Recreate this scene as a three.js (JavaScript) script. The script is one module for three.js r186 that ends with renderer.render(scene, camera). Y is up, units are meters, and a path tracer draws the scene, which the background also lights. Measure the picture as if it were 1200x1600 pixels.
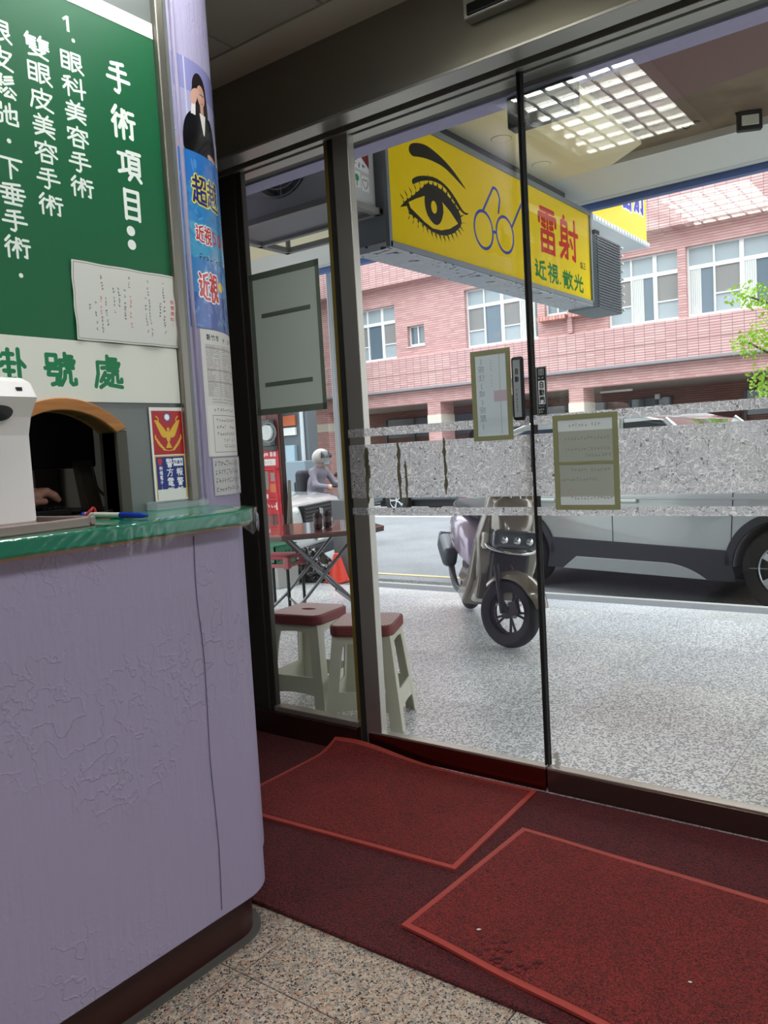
import * as THREE from 'three';
import { RoundedBoxGeometry } from 'three/addons/geometries/RoundedBoxGeometry.js';
import { mergeGeometries, toCreasedNormals } from 'three/addons/utils/BufferGeometryUtils.js';
import { MarchingCubes } from 'three/addons/objects/MarchingCubes.js';
import { RectAreaLightUniformsLib } from 'three/addons/lights/RectAreaLightUniformsLib.js';

RectAreaLightUniformsLib.init();
const R = (d) => (d * Math.PI) / 180;
const scene = new THREE.Scene();

// ---------- camera: standing inside the clinic door, phone held at 1.2 m, tilted a little ----------
const camera = new THREE.PerspectiveCamera(65.04, 0.75, 0.05, 200);
camera.position.set(0, 1.2, 2.434);
camera.rotation.set(R(-4.37), R(36.7), R(-3.245), 'YXZ');

// ---------- overcast sky (brighter overhead, plain grey towards the ground) ----------
const SKY = 2.6;
{
  const W = 64, H = 32, d = new Float32Array(W * H * 4);
  for (let j = 0; j < H; j++) {
    const up = Math.sin(((j + 0.5) / H - 0.5) * Math.PI), l = up > 0 ? (1 + 2 * up) / 3 : 0.25;
    for (let i = 0; i < W; i++) d.set([0.94 * l, 0.98 * l, 1.03 * l, 1], (j * W + i) * 4);
  }
  const sky = new THREE.DataTexture(d, W, H, THREE.RGBAFormat, THREE.FloatType);
  sky.mapping = THREE.EquirectangularReflectionMapping; sky.magFilter = THREE.LinearFilter; sky.needsUpdate = true;
  scene.background = sky; scene.environment = sky; scene.backgroundIntensity = SKY; scene.environmentIntensity = SKY;
}
const TUBE = 24;          // radiance of a ceiling tube

const renderer = new THREE.WebGLRenderer({ antialias: true });
renderer.toneMapping = THREE.LinearToneMapping;
renderer.toneMappingExposure = 2.05;
renderer.shadowMap.enabled = true;

// ---------- helpers ----------
let seed = 7;
const rnd = (a = 0, b = 1) => { seed = (seed * 1664525 + 1013904223) >>> 0; return a + (b - a) * (seed / 4294967296); };
const taken = new Map();
function numbered(n) { const k = taken.get(n) ?? 0; taken.set(n, k + 1); return k ? n + '_' + String(k).padStart(3, '0') : n; }
function put(o, parent) { if (parent) parent.add(o); else { o.name = numbered(o.name); scene.add(o); } return o; }
function tag(o, label, category, group, kind) { Object.assign(o.userData, { label, category }); if (group) o.userData.group = group; if (kind) o.userData.kind = kind; return o; }
function obj(name, g, m, parent) {
  if (Array.isArray(g)) g = g.length === 1 ? g[0] : mergeGeometries(g.map((x) => { const y = x.index ? x.toNonIndexed() : x.clone(); for (const k of Object.keys(y.attributes)) if (!['position', 'normal', 'uv'].includes(k)) y.deleteAttribute(k); return y; }));
  const o = new THREE.Mesh(g, m); o.name = name; o.castShadow = o.receiveShadow = true;
  return put(o, parent);
}
function thing(name, label, category, pos = [0, 0, 0], turn = 0, group) {
  const o = new THREE.Group(); o.name = name; o.position.set(...pos); o.rotation.y = turn; put(o);
  return tag(o, label, category, group);
}
function struct(name, g, m) { const o = obj(name, g, m); o.userData.kind = 'structure'; return o; }
function structGroup(name) { const o = new THREE.Group(); o.name = name; put(o); o.userData.kind = 'structure'; return o; }
function copy(o, pos, turn, label) { const c = o.clone(); c.name = numbered(o.name.replace(/_\d{3}$/, '')); scene.add(c); c.position.set(...pos); c.rotation.y = turn; if (label) c.userData = { ...o.userData, label }; return c; }
// uv in metres, from the face's main direction
function uvm(g) {
  const p = g.attributes.position, n = g.attributes.normal, a = new Float32Array(p.count * 2);
  for (let i = 0; i < p.count; i++) {
    const x = Math.abs(n.getX(i)), y = Math.abs(n.getY(i)), z = Math.abs(n.getZ(i));
    if (x >= y && x >= z) { a[2 * i] = -p.getZ(i); a[2 * i + 1] = p.getY(i); } else if (y >= z) { a[2 * i] = p.getX(i); a[2 * i + 1] = -p.getZ(i); } else { a[2 * i] = p.getX(i); a[2 * i + 1] = p.getY(i); }
  }
  return g.setAttribute('uv', new THREE.BufferAttribute(a, 2));
}
// box from its corners
const bx = (x0, x1, y0, y1, z0, z1) => uvm(new THREE.BoxGeometry(Math.abs(x1 - x0), Math.abs(y1 - y0), Math.abs(z1 - z0)).translate((x0 + x1) / 2, (y0 + y1) / 2, (z0 + z1) / 2));
const rbx = (x0, x1, y0, y1, z0, z1, r = 0.005, s = 2) => uvm(new RoundedBoxGeometry(Math.abs(x1 - x0), Math.abs(y1 - y0), Math.abs(z1 - z0), s, Math.min(r, Math.abs(x1 - x0) / 2.01, Math.abs(y1 - y0) / 2.01, Math.abs(z1 - z0) / 2.01)).translate((x0 + x1) / 2, (y0 + y1) / 2, (z0 + z1) / 2));
const V = (x, y, z) => new THREE.Vector3(x, y, z);
function bar(a, b, r, seg = 10, r2 = r) {
  const A = V(...a), B = V(...b), d = B.clone().sub(A), g = new THREE.CylinderGeometry(r2, r, d.length(), seg);
  return g.applyQuaternion(new THREE.Quaternion().setFromUnitVectors(V(0, 1, 0), d.clone().normalize())).translate((a[0] + b[0]) / 2, (a[1] + b[1]) / 2, (a[2] + b[2]) / 2);
}
const tube = (pts, r, n = 24, s = 8, closed = false) => new THREE.TubeGeometry(new THREE.CatmullRomCurve3(pts.map((p) => V(...p)), closed, 'centripetal'), n, r, s, closed);
const lathe = (pts, seg = 24) => new THREE.LatheGeometry(pts.map((p) => new THREE.Vector2(...p)), seg);
function shape(pts) { const s = new THREE.Shape(); pts.forEach((p, i) => (i ? s.lineTo(...p) : s.moveTo(...p))); return s; }
const ext = (s, depth, bevel = 0, seg = 2, curve = 12) => new THREE.ExtrudeGeometry(s, { depth, bevelEnabled: bevel > 0, bevelSize: bevel, bevelThickness: bevel, bevelOffset: -bevel, bevelSegments: seg, curveSegments: curve });
// a side profile (x, y) swept across the width (z), centred
const side = (pts, w, bevel = 0.02, seg = 2) => { const s = Array.isArray(pts) ? shape(pts) : pts; return ext(s, w - 2 * bevel, bevel, seg).translate(0, 0, -w / 2 + bevel); };
// a plan outline in (x, z) raised from y0 to y1
const plan = (pts, y0, y1, bevel = 0, seg = 2) => uvm(ext(shape(pts.map(([x, z]) => [x, -z])), y1 - y0 - 2 * bevel, bevel, seg).rotateX(-Math.PI / 2).translate(0, y0 + bevel, 0));
// flat sheet facing +z / +x
const sheetZ = (x0, x1, y0, y1, z) => new THREE.PlaneGeometry(x1 - x0, y1 - y0).translate((x0 + x1) / 2, (y0 + y1) / 2, z);
const sheetX = (z0, z1, y0, y1, x) => new THREE.PlaneGeometry(Math.abs(z1 - z0), y1 - y0).rotateY(Math.PI / 2).translate(x, (y0 + y1) / 2, (z0 + z1) / 2);

// ---------- noise and textures ----------
const hash = (x, y, s) => { let h = Math.imul(x, 374761393) ^ Math.imul(y, 668265263) ^ Math.imul(s + 1, 1274126177); h = Math.imul(h ^ (h >>> 13), 1274126177); return ((h ^ (h >>> 16)) >>> 0) / 4294967296; };
function vn(x, y, p, s = 0) {                      // value noise that repeats after p cells
  const xi = Math.floor(x), yi = Math.floor(y), fx = x - xi, fy = y - yi, u = fx * fx * (3 - 2 * fx), v = fy * fy * (3 - 2 * fy), w = (k) => ((k % p) + p) % p;
  const a = hash(w(xi), w(yi), s), b = hash(w(xi + 1), w(yi), s), c = hash(w(xi), w(yi + 1), s), d = hash(w(xi + 1), w(yi + 1), s);
  return a + (b - a) * u + (c - a) * v + (a - b - c + d) * u * v;
}
const fbm = (x, y, p, o = 4, s = 0) => { let t = 0, a = 0.5, n = 0; for (let i = 0; i < o; i++) { t += a * vn(x, y, p, s + i * 17); n += a; x *= 2; y *= 2; p *= 2; a *= 0.5; } return t / n; };
function dtex(n, size, fn, srgb = true, sizeY = size) {
  const d = new Uint8Array(n * n * 4);
  for (let j = 0; j < n; j++) for (let i = 0; i < n; i++) { const c = fn(i / n, j / n); const k = (j * n + i) * 4; for (let q = 0; q < 3; q++) d[k + q] = Math.max(0, Math.min(255, (c.length ? c[q] : c) * 255)); d[k + 3] = c.length === 4 ? c[3] * 255 : 255; }
  const t = new THREE.DataTexture(d, n, n); t.wrapS = t.wrapT = THREE.RepeatWrapping; t.magFilter = THREE.LinearFilter; t.repeat.set(1 / size, 1 / sizeY);
  if (srgb) t.colorSpace = THREE.SRGBColorSpace; t.needsUpdate = true; return t;
}
function canvas(w, h, draw) {
  const c = document.createElement('canvas'); c.width = w; c.height = h; const x = c.getContext('2d'); x.lineCap = 'round'; x.lineJoin = 'round'; draw(x, w, h);
  const t = new THREE.CanvasTexture(c); t.colorSpace = THREE.SRGBColorSpace; return t;
}
const M = (color, roughness = 0.6, o = {}) => new THREE.MeshPhysicalMaterial({ color, roughness, ...o });
const two = { side: THREE.DoubleSide };
const mixc = (a, b, t) => a.map((v, i) => v + (b[i] - v) * t);
const rgb = (r, g, b) => [r / 255, g / 255, b / 255];

const granite = dtex(1024, 0.6, (u, v) => {
  const a = fbm(u * 120, v * 120, 120, 2, 1), b = vn(u * 230, v * 230, 230, 5), c = fbm(u * 90, v * 90, 90, 2, 9);
  let k = mixc(rgb(176, 160, 146), rgb(204, 190, 176), fbm(u * 110, v * 110, 110, 2, 3));
  if (c > 0.56) k = mixc(k, rgb(136, 135, 135), 0.75); if (a > 0.63) k = rgb(176, 142, 124); if (b > 0.66 && vn(u * 90, v * 90, 90, 8) > 0.4) k = rgb(56, 56, 61); return k;
});
const terrazzo = dtex(1024, 0.72, (u, v) => {
  const n = vn(u * 120, v * 120, 120, 2) * 0.65 + vn(u * 200, v * 200, 200, 4) * 0.35, big = fbm(u * 6, v * 6, 6, 3, 12);
  const t = THREE.MathUtils.smoothstep(n, 0.4, 0.54); return mixc(rgb(156, 160, 165), rgb(246, 247, 248), t).map((x) => x * (0.94 + 0.1 * big));
});
const coil = (r, g, b, d) => dtex(1024, 0.5, (u, v) => {
  const n = vn(u * 300, v * 300, 300, 3) * 0.65 + vn(u * 150, v * 150, 150, 6) * 0.35, w = fbm(u * 5, v * 5, 5, 4, 20), t = THREE.MathUtils.smoothstep(n, 0.28, 0.6);
  return mixc(rgb(r * d, g * d, b * d), rgb(r, g, b), t).map((x) => x * (0.92 + 0.16 * w));
});
const coilBump = dtex(512, 0.25, (u, v) => vn(u * 110, v * 110, 110, 3) * 0.6 + vn(u * 55, v * 55, 55, 6) * 0.4, false);
const paintBump = dtex(1024, 0.9, (u, v) => {          // peeled and repainted wall: long drips and raised flakes
  const drip = vn(u * 60, v * 6, 60, 31) * 0.6 + vn(u * 140, v * 12, 140, 33) * 0.4, fl = Math.abs(fbm(u * 26, v * 26, 26, 4, 40) - 0.5), line = THREE.MathUtils.smoothstep(0.05 - fl, 0, 0.04), pat = THREE.MathUtils.smoothstep(fbm(u * 5, v * 5, 5, 3, 44), 0.42, 0.62);
  return 0.35 + 0.25 * drip + 0.12 * fbm(u * 90, v * 90, 90, 2, 48) + line * 0.35 * pat;
}, false);
const brush = dtex(512, 0.5, (u, v) => 0.8 + 0.25 * vn(u * 6, v * 256, 256, 71) * 0.8 + 0.15 * (fbm(u * 5, v * 5, 5, 4, 77) - 0.5), false);
const wood = dtex(512, 0.4, (u, v) => mixc(rgb(150, 92, 40), rgb(190, 128, 66), fbm(u * 4, v * 40, 40, 3, 55)));

const MAT = {
  lavender: M('#a79fbd', 0.55, { bumpMap: paintBump, bumpScale: 0.0035 }),
  lavenderFlat: M('#aaa4c2', 0.7, { bumpMap: paintBump, bumpScale: 0.003 }),
  steel: M('#b9b5ac', 0.36, { metalness: 0.8 }),
  steelDark: M('#8b8678', 0.45, { metalness: 0.7, roughnessMap: brush }),
  steelMirror: M('#b5b0a8', 0.13, { metalness: 1 }),
  black: M('#141414', 0.55), rubber: M('#1b1a18', 0.8), dark: M('#2a2a2c', 0.6), iron: M('#3c3d40', 0.55, { metalness: 0.4 }),
  white: M('#e9e8e3', 0.5), paper: M('#e6e5df', 0.85, two), chrome: M('#c9cbcc', 0.12, { metalness: 1 }),
  glass: M('#fbfdfc', 0.0, { transmission: 1, thickness: 0, ior: 1.5 }), clear: M('#ffffff', 0.12, { transmission: 1, thickness: 0, ior: 1.45, ...two }),
  maroon: M('#3a1a16', 0.35), ceiling: M('#b9b5a6', 0.9),
};
// ---------- brush strokes of the characters on the signs (100 x 100 grid, y down) ----------
const YAN = [[18, 4, 26, 12], [4, 20, 42, 20], [10, 34, 38, 34], [10, 48, 38, 48], [10, 62, 10, 92], [10, 62, 38, 62, 38, 92, 10, 92]];
const YU = [[18, 6, 82, 6], [10, 34, 10, 19, 90, 19, 90, 34], [50, 6, 50, 46], [24, 28, 38, 30], [24, 40, 38, 42], [62, 30, 76, 28], [62, 42, 76, 40]];
const ZOU = [[8, 22, 44, 22], [26, 6, 26, 42], [4, 42, 48, 42], [28, 42, 28, 80], [28, 60, 46, 60], [14, 56, 4, 88], [12, 76, 40, 90, 98, 92]];
const YE = [[42, 12, 96, 12], [68, 12, 62, 26], [48, 26, 48, 74], [48, 26, 90, 26, 90, 74], [48, 42, 90, 42], [48, 58, 90, 58], [48, 74, 90, 74], [58, 78, 44, 94], [78, 78, 94, 94]];
const JIN = [[90, 8, 58, 16], [60, 16, 60, 50, 50, 92], [60, 42, 98, 42], [82, 42, 82, 96]];
const ZHUI = (d) => [[18 + d, 4, 6 + d, 26], [12 + d, 18, 12 + d, 56], [12 + d, 18, 46 + d, 18], [14 + d, 30, 44 + d, 30], [14 + d, 42, 44 + d, 42], [12 + d, 54, 46 + d, 54], [29 + d, 18, 29 + d, 54]];
const CHUO = [[12, 10, 22, 20], [6, 36, 24, 36, 14, 56, 24, 62, 8, 80], [10, 82, 30, 76, 60, 91, 97, 91]];
const G = {
  手: [[25, 14, 72, 8], [18, 33, 82, 31], [6, 56, 94, 56], [50, 10, 52, 84, 46, 94, 34, 90]],
  目: [[22, 8, 22, 94], [22, 10, 78, 10, 78, 94], [22, 36, 78, 36], [22, 62, 78, 62], [22, 90, 78, 90]],
  術: [[24, 6, 8, 28], [26, 28, 6, 54], [17, 46, 17, 95], [32, 32, 66, 32], [49, 12, 49, 95], [48, 38, 33, 66], [50, 38, 63, 60], [58, 14, 65, 23], [74, 16, 94, 16], [70, 40, 98, 40], [85, 40, 85, 90, 77, 87]],
  項: [[5, 22, 38, 22], [21, 22, 21, 70], [4, 76, 38, 66], ...YE],
  須: [[36, 6, 10, 26], [38, 28, 8, 50], [40, 52, 6, 90], ...YE],
  眼: [[8, 14, 8, 88], [8, 14, 38, 14, 38, 88], [8, 38, 38, 38], [8, 62, 38, 62], [8, 86, 38, 86], [50, 10, 50, 92, 66, 82], [50, 10, 86, 10, 86, 46, 50, 46], [50, 28, 86, 28], [62, 48, 76, 74, 96, 92], [90, 56, 74, 70]],
  科: [[36, 8, 12, 16], [4, 32, 46, 32], [26, 14, 26, 95], [25, 38, 6, 66], [27, 40, 44, 60], [56, 14, 66, 24], [52, 36, 62, 46], [48, 66, 98, 56], [82, 6, 82, 95]],
  美: [[32, 4, 40, 16], [68, 4, 60, 16], [14, 20, 86, 20], [20, 36, 80, 36], [8, 52, 92, 52], [50, 20, 50, 52], [12, 70, 88, 70], [50, 56, 46, 74, 14, 94], [54, 72, 88, 94]],
  容: [[50, 3, 50, 14], [10, 34, 10, 18, 90, 18, 90, 34], [36, 24, 24, 42], [64, 24, 78, 42], [50, 36, 8, 66], [50, 36, 92, 66], [30, 64, 30, 94], [30, 64, 70, 64, 70, 94], [30, 92, 70, 92]],
  雙: [...ZHUI(-2), ...ZHUI(48), [20, 66, 80, 66, 56, 85, 14, 97], [30, 72, 54, 87, 88, 97]],
  皮: [[16, 22, 16, 50, 6, 92], [16, 22, 90, 22, 84, 36], [52, 4, 52, 46], [18, 46, 78, 46, 60, 74, 26, 94], [32, 56, 54, 80, 92, 94]],
  鬆: [[14, 6, 14, 38], [14, 6, 48, 6], [14, 17, 46, 17], [14, 28, 46, 28], [6, 39, 52, 39], [26, 41, 16, 52, 44, 50], [86, 4, 58, 15], [88, 16, 58, 28], [90, 28, 56, 44], [6, 66, 44, 66], [25, 54, 25, 97], [24, 70, 6, 88], [27, 70, 42, 82], [64, 56, 50, 74], [76, 56, 96, 74], [70, 70, 54, 92, 86, 90], [80, 80, 92, 96]],
  弛: [[8, 12, 36, 12, 36, 34, 10, 34, 10, 56, 38, 56, 36, 88, 26, 94, 18, 88], [46, 46, 92, 32, 90, 66, 80, 64], [68, 8, 68, 70], [54, 24, 54, 86, 60, 92, 94, 92, 94, 76]],
  下: [[6, 14, 94, 14], [50, 14, 50, 96], [54, 38, 76, 54]],
  垂: [[80, 6, 18, 14], [50, 10, 50, 90], [8, 28, 92, 28], [4, 50, 96, 50], [14, 70, 86, 70], [30, 28, 30, 70], [70, 28, 70, 70], [20, 92, 80, 92]],
  掛: [[4, 26, 32, 26], [20, 6, 20, 92, 10, 86], [4, 62, 34, 50], [40, 20, 66, 20], [53, 8, 53, 44], [36, 44, 70, 44], [40, 66, 66, 66], [53, 52, 53, 88], [36, 90, 70, 88], [82, 6, 82, 96], [84, 36, 98, 52]],
  號: [[10, 10, 10, 36], [10, 10, 38, 10, 38, 36, 10, 36], [4, 48, 44, 48], [16, 48, 12, 66, 40, 66, 36, 90, 22, 94], [66, 4, 66, 22], [66, 12, 88, 12], [50, 24, 50, 56, 42, 94], [50, 24, 94, 24, 90, 34], [56, 38, 88, 32], [70, 26, 70, 44, 90, 44], [64, 56, 62, 74, 50, 94], [64, 56, 80, 56, 80, 86, 86, 92, 96, 90, 96, 78]],
  處: [[50, 2, 50, 20], [50, 10, 80, 10], [16, 22, 16, 56, 6, 94], [16, 22, 90, 22, 86, 32], [30, 38, 80, 32], [50, 24, 50, 44, 84, 44], [40, 52, 24, 78], [36, 60, 56, 60, 44, 82, 22, 96], [32, 70, 52, 88, 96, 94], [66, 54, 64, 78, 58, 84], [66, 54, 82, 54, 82, 78, 96, 78, 96, 70]],
  雷: [...YU, [20, 54, 20, 96], [20, 54, 80, 54, 80, 96], [20, 74, 80, 74], [50, 54, 50, 94], [20, 94, 80, 94]],
  電: [...YU, [20, 54, 20, 84], [20, 54, 78, 54, 78, 82], [20, 68, 78, 68], [20, 82, 78, 82], [50, 50, 50, 88, 58, 95, 94, 95, 94, 85]],
  射: [[28, 4, 22, 16], [14, 16, 14, 64], [14, 16, 42, 16, 42, 90, 32, 88], [14, 32, 42, 32], [14, 48, 42, 48], [4, 66, 50, 62], [42, 62, 8, 92], [54, 34, 98, 34], [82, 6, 82, 90, 70, 86], [60, 50, 68, 64]],
  近: [[86, 8, 46, 16], [48, 16, 48, 44, 38, 72], [48, 36, 96, 36], [72, 36, 72, 78], ...CHUO],
  視: [[20, 4, 28, 14], [6, 24, 40, 24, 8, 62], [24, 44, 24, 96], [28, 46, 42, 60], [52, 8, 52, 62], [52, 8, 90, 8, 90, 62], [52, 26, 90, 26], [52, 44, 90, 44], [52, 62, 90, 62], [62, 62, 58, 80, 42, 96], [78, 62, 78, 90, 96, 92, 96, 78]],
  散: [[6, 22, 54, 22], [20, 8, 20, 40], [40, 8, 40, 40], [2, 40, 58, 40], [14, 50, 14, 96], [14, 50, 48, 50, 48, 92, 42, 96], [14, 64, 48, 64], [14, 78, 48, 78], [72, 6, 60, 36], [66, 26, 98, 26], [88, 26, 80, 62, 58, 96], [66, 42, 78, 72, 98, 94]],
  光: [[50, 4, 50, 42], [20, 14, 32, 34], [80, 14, 68, 34], [6, 44, 94, 44], [38, 44, 34, 70, 8, 94], [62, 44, 62, 86, 70, 92, 94, 92, 94, 76]],
  矯: [[18, 8, 6, 30], [14, 22, 38, 22], [4, 46, 42, 46], [24, 22, 22, 60, 4, 92], [26, 58, 40, 84], [88, 4, 54, 12], [48, 22, 96, 22], [72, 10, 56, 40], [74, 22, 92, 40], [60, 46, 60, 58, 84, 58, 84, 46, 60, 46], [50, 66, 50, 96], [50, 66, 94, 66, 94, 92, 86, 94], [62, 76, 62, 90, 82, 90, 82, 76, 62, 76]],
  正: [[8, 10, 92, 10], [50, 10, 50, 90], [50, 48, 84, 48], [24, 44, 24, 90], [4, 90, 96, 90]],
  超: [...ZOU, [52, 10, 92, 10, 88, 38, 78, 38], [70, 10, 66, 28, 52, 42], [56, 52, 56, 80, 90, 80, 90, 52, 56, 52]],
  越: [...ZOU, [58, 22, 58, 58, 66, 50], [56, 22, 96, 22], [76, 4, 82, 50, 98, 74], [94, 34, 70, 72], [88, 6, 94, 13]],
  報: [[8, 18, 46, 18], [27, 4, 27, 30], [4, 32, 50, 32], [16, 38, 22, 48], [38, 38, 32, 48], [6, 50, 48, 50], [4, 66, 50, 66], [27, 50, 27, 96], [58, 10, 58, 96], [58, 10, 90, 10, 90, 36, 78, 36], [58, 50, 92, 50, 80, 74, 62, 92], [66, 58, 80, 80, 98, 94]],
  警: [[6, 10, 50, 10], [18, 4, 18, 18], [36, 4, 36, 18], [14, 20, 4, 34], [12, 24, 50, 24, 48, 44, 42, 46], [18, 31, 18, 42, 36, 42, 36, 31, 18, 31], [66, 4, 56, 22], [62, 14, 96, 14], [86, 14, 74, 36, 54, 48], [64, 22, 78, 38, 96, 48], [10, 57, 90, 57], [24, 67, 76, 67], [24, 76, 76, 76], [26, 85, 26, 98, 74, 98, 74, 85, 26, 85]],
  設: [...YAN, [58, 8, 58, 30, 48, 42], [58, 8, 82, 8, 82, 36, 96, 36], [50, 52, 88, 52, 74, 76, 46, 96], [58, 58, 74, 80, 98, 96]],
  備: [[22, 4, 4, 40], [14, 28, 14, 96], [32, 18, 96, 18], [48, 6, 48, 30], [78, 6, 78, 30], [34, 36, 96, 36], [36, 36, 36, 60, 26, 92], [46, 50, 46, 96], [46, 50, 88, 50, 88, 92, 82, 94], [46, 64, 88, 64], [46, 78, 88, 78], [67, 50, 67, 94]],
  方: [[50, 4, 54, 14], [6, 22, 94, 22], [42, 22, 36, 58, 10, 92], [38, 46, 78, 46, 72, 88, 56, 92]],
  腦: [[10, 10, 10, 60, 4, 94], [10, 10, 36, 10, 36, 92, 28, 92], [10, 34, 36, 34], [10, 56, 36, 56], [52, 6, 46, 20, 54, 30], [68, 6, 62, 20, 70, 30], [86, 6, 80, 20, 88, 30], [70, 34, 64, 42], [48, 44, 48, 96], [48, 44, 94, 44, 94, 96], [56, 54, 84, 84], [84, 54, 56, 84], [48, 92, 94, 92]],
  連: [[40, 14, 92, 14], [48, 26, 48, 60, 86, 60, 86, 26, 48, 26], [48, 42, 86, 42], [36, 74, 98, 74], [67, 4, 67, 84], ...CHUO],
  樹: [[4, 26, 32, 26], [18, 6, 18, 96], [17, 32, 4, 58], [20, 32, 30, 50], [36, 14, 62, 14], [49, 4, 49, 30], [38, 30, 60, 30], [40, 42, 40, 60, 60, 60, 60, 42, 40, 42], [36, 90, 64, 86], [68, 34, 98, 34], [86, 6, 86, 92, 78, 90], [72, 48, 78, 62]],
  權: [[4, 26, 32, 26], [18, 6, 18, 96], [17, 32, 4, 58], [20, 32, 30, 50], [38, 12, 98, 12], [54, 4, 54, 20], [82, 4, 82, 20], [46, 26, 46, 38, 62, 38, 62, 26, 46, 26], [74, 26, 74, 38, 90, 38, 90, 26, 74, 26], [52, 44, 42, 60], [48, 54, 48, 96], [48, 54, 94, 54], [50, 67, 92, 67], [50, 80, 92, 80], [48, 94, 96, 94], [70, 54, 70, 94]],
  子: [[20, 10, 80, 10, 50, 34], [50, 34, 52, 90, 38, 94], [6, 50, 94, 50]],
  自: [[46, 2, 38, 14], [20, 16, 20, 96], [20, 16, 80, 16, 80, 96], [20, 42, 80, 42], [20, 68, 80, 68], [20, 94, 80, 94]],
  動: [[44, 6, 10, 14], [4, 24, 52, 24], [10, 34, 10, 60, 46, 60, 46, 34, 10, 34], [10, 47, 46, 47], [8, 74, 48, 74], [2, 92, 54, 88], [28, 10, 28, 90], [58, 30, 94, 30, 90, 86, 78, 92], [74, 8, 72, 50, 54, 94]],
  門: [[10, 6, 10, 96], [10, 6, 42, 6, 42, 42], [10, 24, 42, 24], [10, 42, 42, 42], [58, 6, 58, 42], [58, 6, 90, 6, 90, 92, 80, 90], [58, 24, 90, 24], [58, 42, 90, 42]],
  本: [[8, 26, 92, 26], [50, 4, 50, 96], [49, 28, 8, 72], [51, 28, 92, 72], [30, 74, 70, 74]],
  所: [[10, 12, 46, 8], [12, 24, 12, 50, 4, 90], [12, 26, 42, 26, 42, 50, 12, 50], ...JIN],
  新: [[26, 2, 26, 12], [6, 14, 48, 14], [16, 18, 20, 28], [38, 18, 34, 28], [4, 34, 50, 34], [6, 54, 50, 54], [27, 36, 27, 96], [26, 58, 6, 82], [28, 60, 46, 78], ...JIN],
  竹: [[20, 6, 6, 34], [14, 28, 44, 28], [28, 28, 28, 94], [66, 6, 52, 34], [60, 28, 96, 28], [80, 28, 80, 90, 70, 86]],
  市: [[50, 4, 50, 16], [6, 20, 94, 20], [20, 40, 20, 82], [20, 40, 80, 40, 80, 80, 70, 82], [50, 20, 50, 96]],
  知: [[18, 6, 6, 30], [14, 22, 46, 22], [4, 46, 50, 46], [26, 22, 24, 58, 4, 92], [28, 58, 46, 84], [60, 20, 60, 84, 94, 84, 94, 20, 60, 20]],
  按: [[4, 26, 30, 26], [18, 6, 18, 92, 8, 86], [4, 62, 32, 50], [66, 2, 66, 12], [40, 26, 40, 14, 96, 14, 96, 26], [36, 48, 98, 48], [62, 26, 46, 70, 90, 94], [84, 50, 70, 78, 40, 96]],
  住: [[22, 4, 4, 40], [14, 28, 14, 96], [56, 4, 68, 14], [38, 26, 94, 26], [42, 56, 90, 56], [34, 92, 98, 92], [66, 26, 66, 92]],
  或: [[6, 22, 96, 22], [12, 38, 12, 60, 44, 60, 44, 38, 12, 38], [4, 82, 52, 72], [62, 4, 72, 60, 96, 94], [90, 40, 54, 94], [78, 6, 86, 14]],
  壓: [[8, 8, 96, 8], [14, 8, 12, 60, 4, 94], [24, 18, 24, 40, 48, 40, 48, 18, 24, 18], [56, 26, 96, 26], [76, 16, 72, 40, 56, 54], [76, 30, 94, 52], [24, 50, 46, 50], [30, 68, 86, 68], [58, 56, 58, 90], [16, 92, 96, 92]],
  一: [[8, 50, 92, 50]], 二: [[20, 24, 80, 24], [8, 80, 92, 80]], 三: [[16, 14, 84, 14], [22, 48, 78, 48], [8, 86, 92, 86]],
  '・': [[48, 50, 52, 50]], '、': [[20, 10, 36, 30]],
};
// one character in the box (x, y, w, h)
function glyph(c, ch, x, y, w, h, lw, color) {
  c.strokeStyle = color; c.fillStyle = color; c.lineWidth = lw;
  const g = G[ch];
  if (!g) { c.font = `bold ${h}px sans-serif`; c.textAlign = 'center'; c.textBaseline = 'middle'; c.save(); c.translate(x + w / 2, y + h / 2); c.scale(Math.min(1, w / (h * 0.62)), 1); c.fillText(ch, 0, 0); c.restore(); return; }
  for (const s of g) { c.beginPath(); for (let i = 0; i < s.length; i += 2) { const px = x + (s[i] / 100) * w, py = y + (s[i + 1] / 100) * h; if (i) c.lineTo(px, py); else c.moveTo(px, py); } c.stroke(); }
}
const column = (c, str, x, y, w, h, pitch, lw, color) => [...str].forEach((ch, i) => glyph(c, ch, x, y + i * pitch, w, h, lw, color));
const row = (c, str, x, y, w, h, pitch, lw, color) => [...str].forEach((ch, i) => glyph(c, ch, x + i * pitch, y, w, h, lw, color));
// print too fine to read: short broken marks along a line
function fine(c, x0, x1, y, h, color, gap = 1.25) { c.strokeStyle = color; c.lineWidth = Math.max(0.9, h * 0.15); for (let x = x0; x < x1 - h; x += h * gap) { if (rnd() < 0.08) continue; for (let k = 0; k < 4; k++) { c.beginPath(); const a = x + rnd(0, h * 0.3), b = y + rnd(0, h * 0.9); c.moveTo(a, b); if (k % 2) c.lineTo(a + h * rnd(0.3, 0.7), b); else c.lineTo(a + rnd(0, 0.2) * h, Math.min(y + h, b + h * rnd(0.3, 0.6))); c.stroke(); } } }
function fineV(c, x, y0, y1, h, color) { for (let y = y0; y < y1 - h; y += h * 1.2) if (rnd() > 0.06) fine(c, x, x + h * 1.1, y, h, color, 2); }
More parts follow.
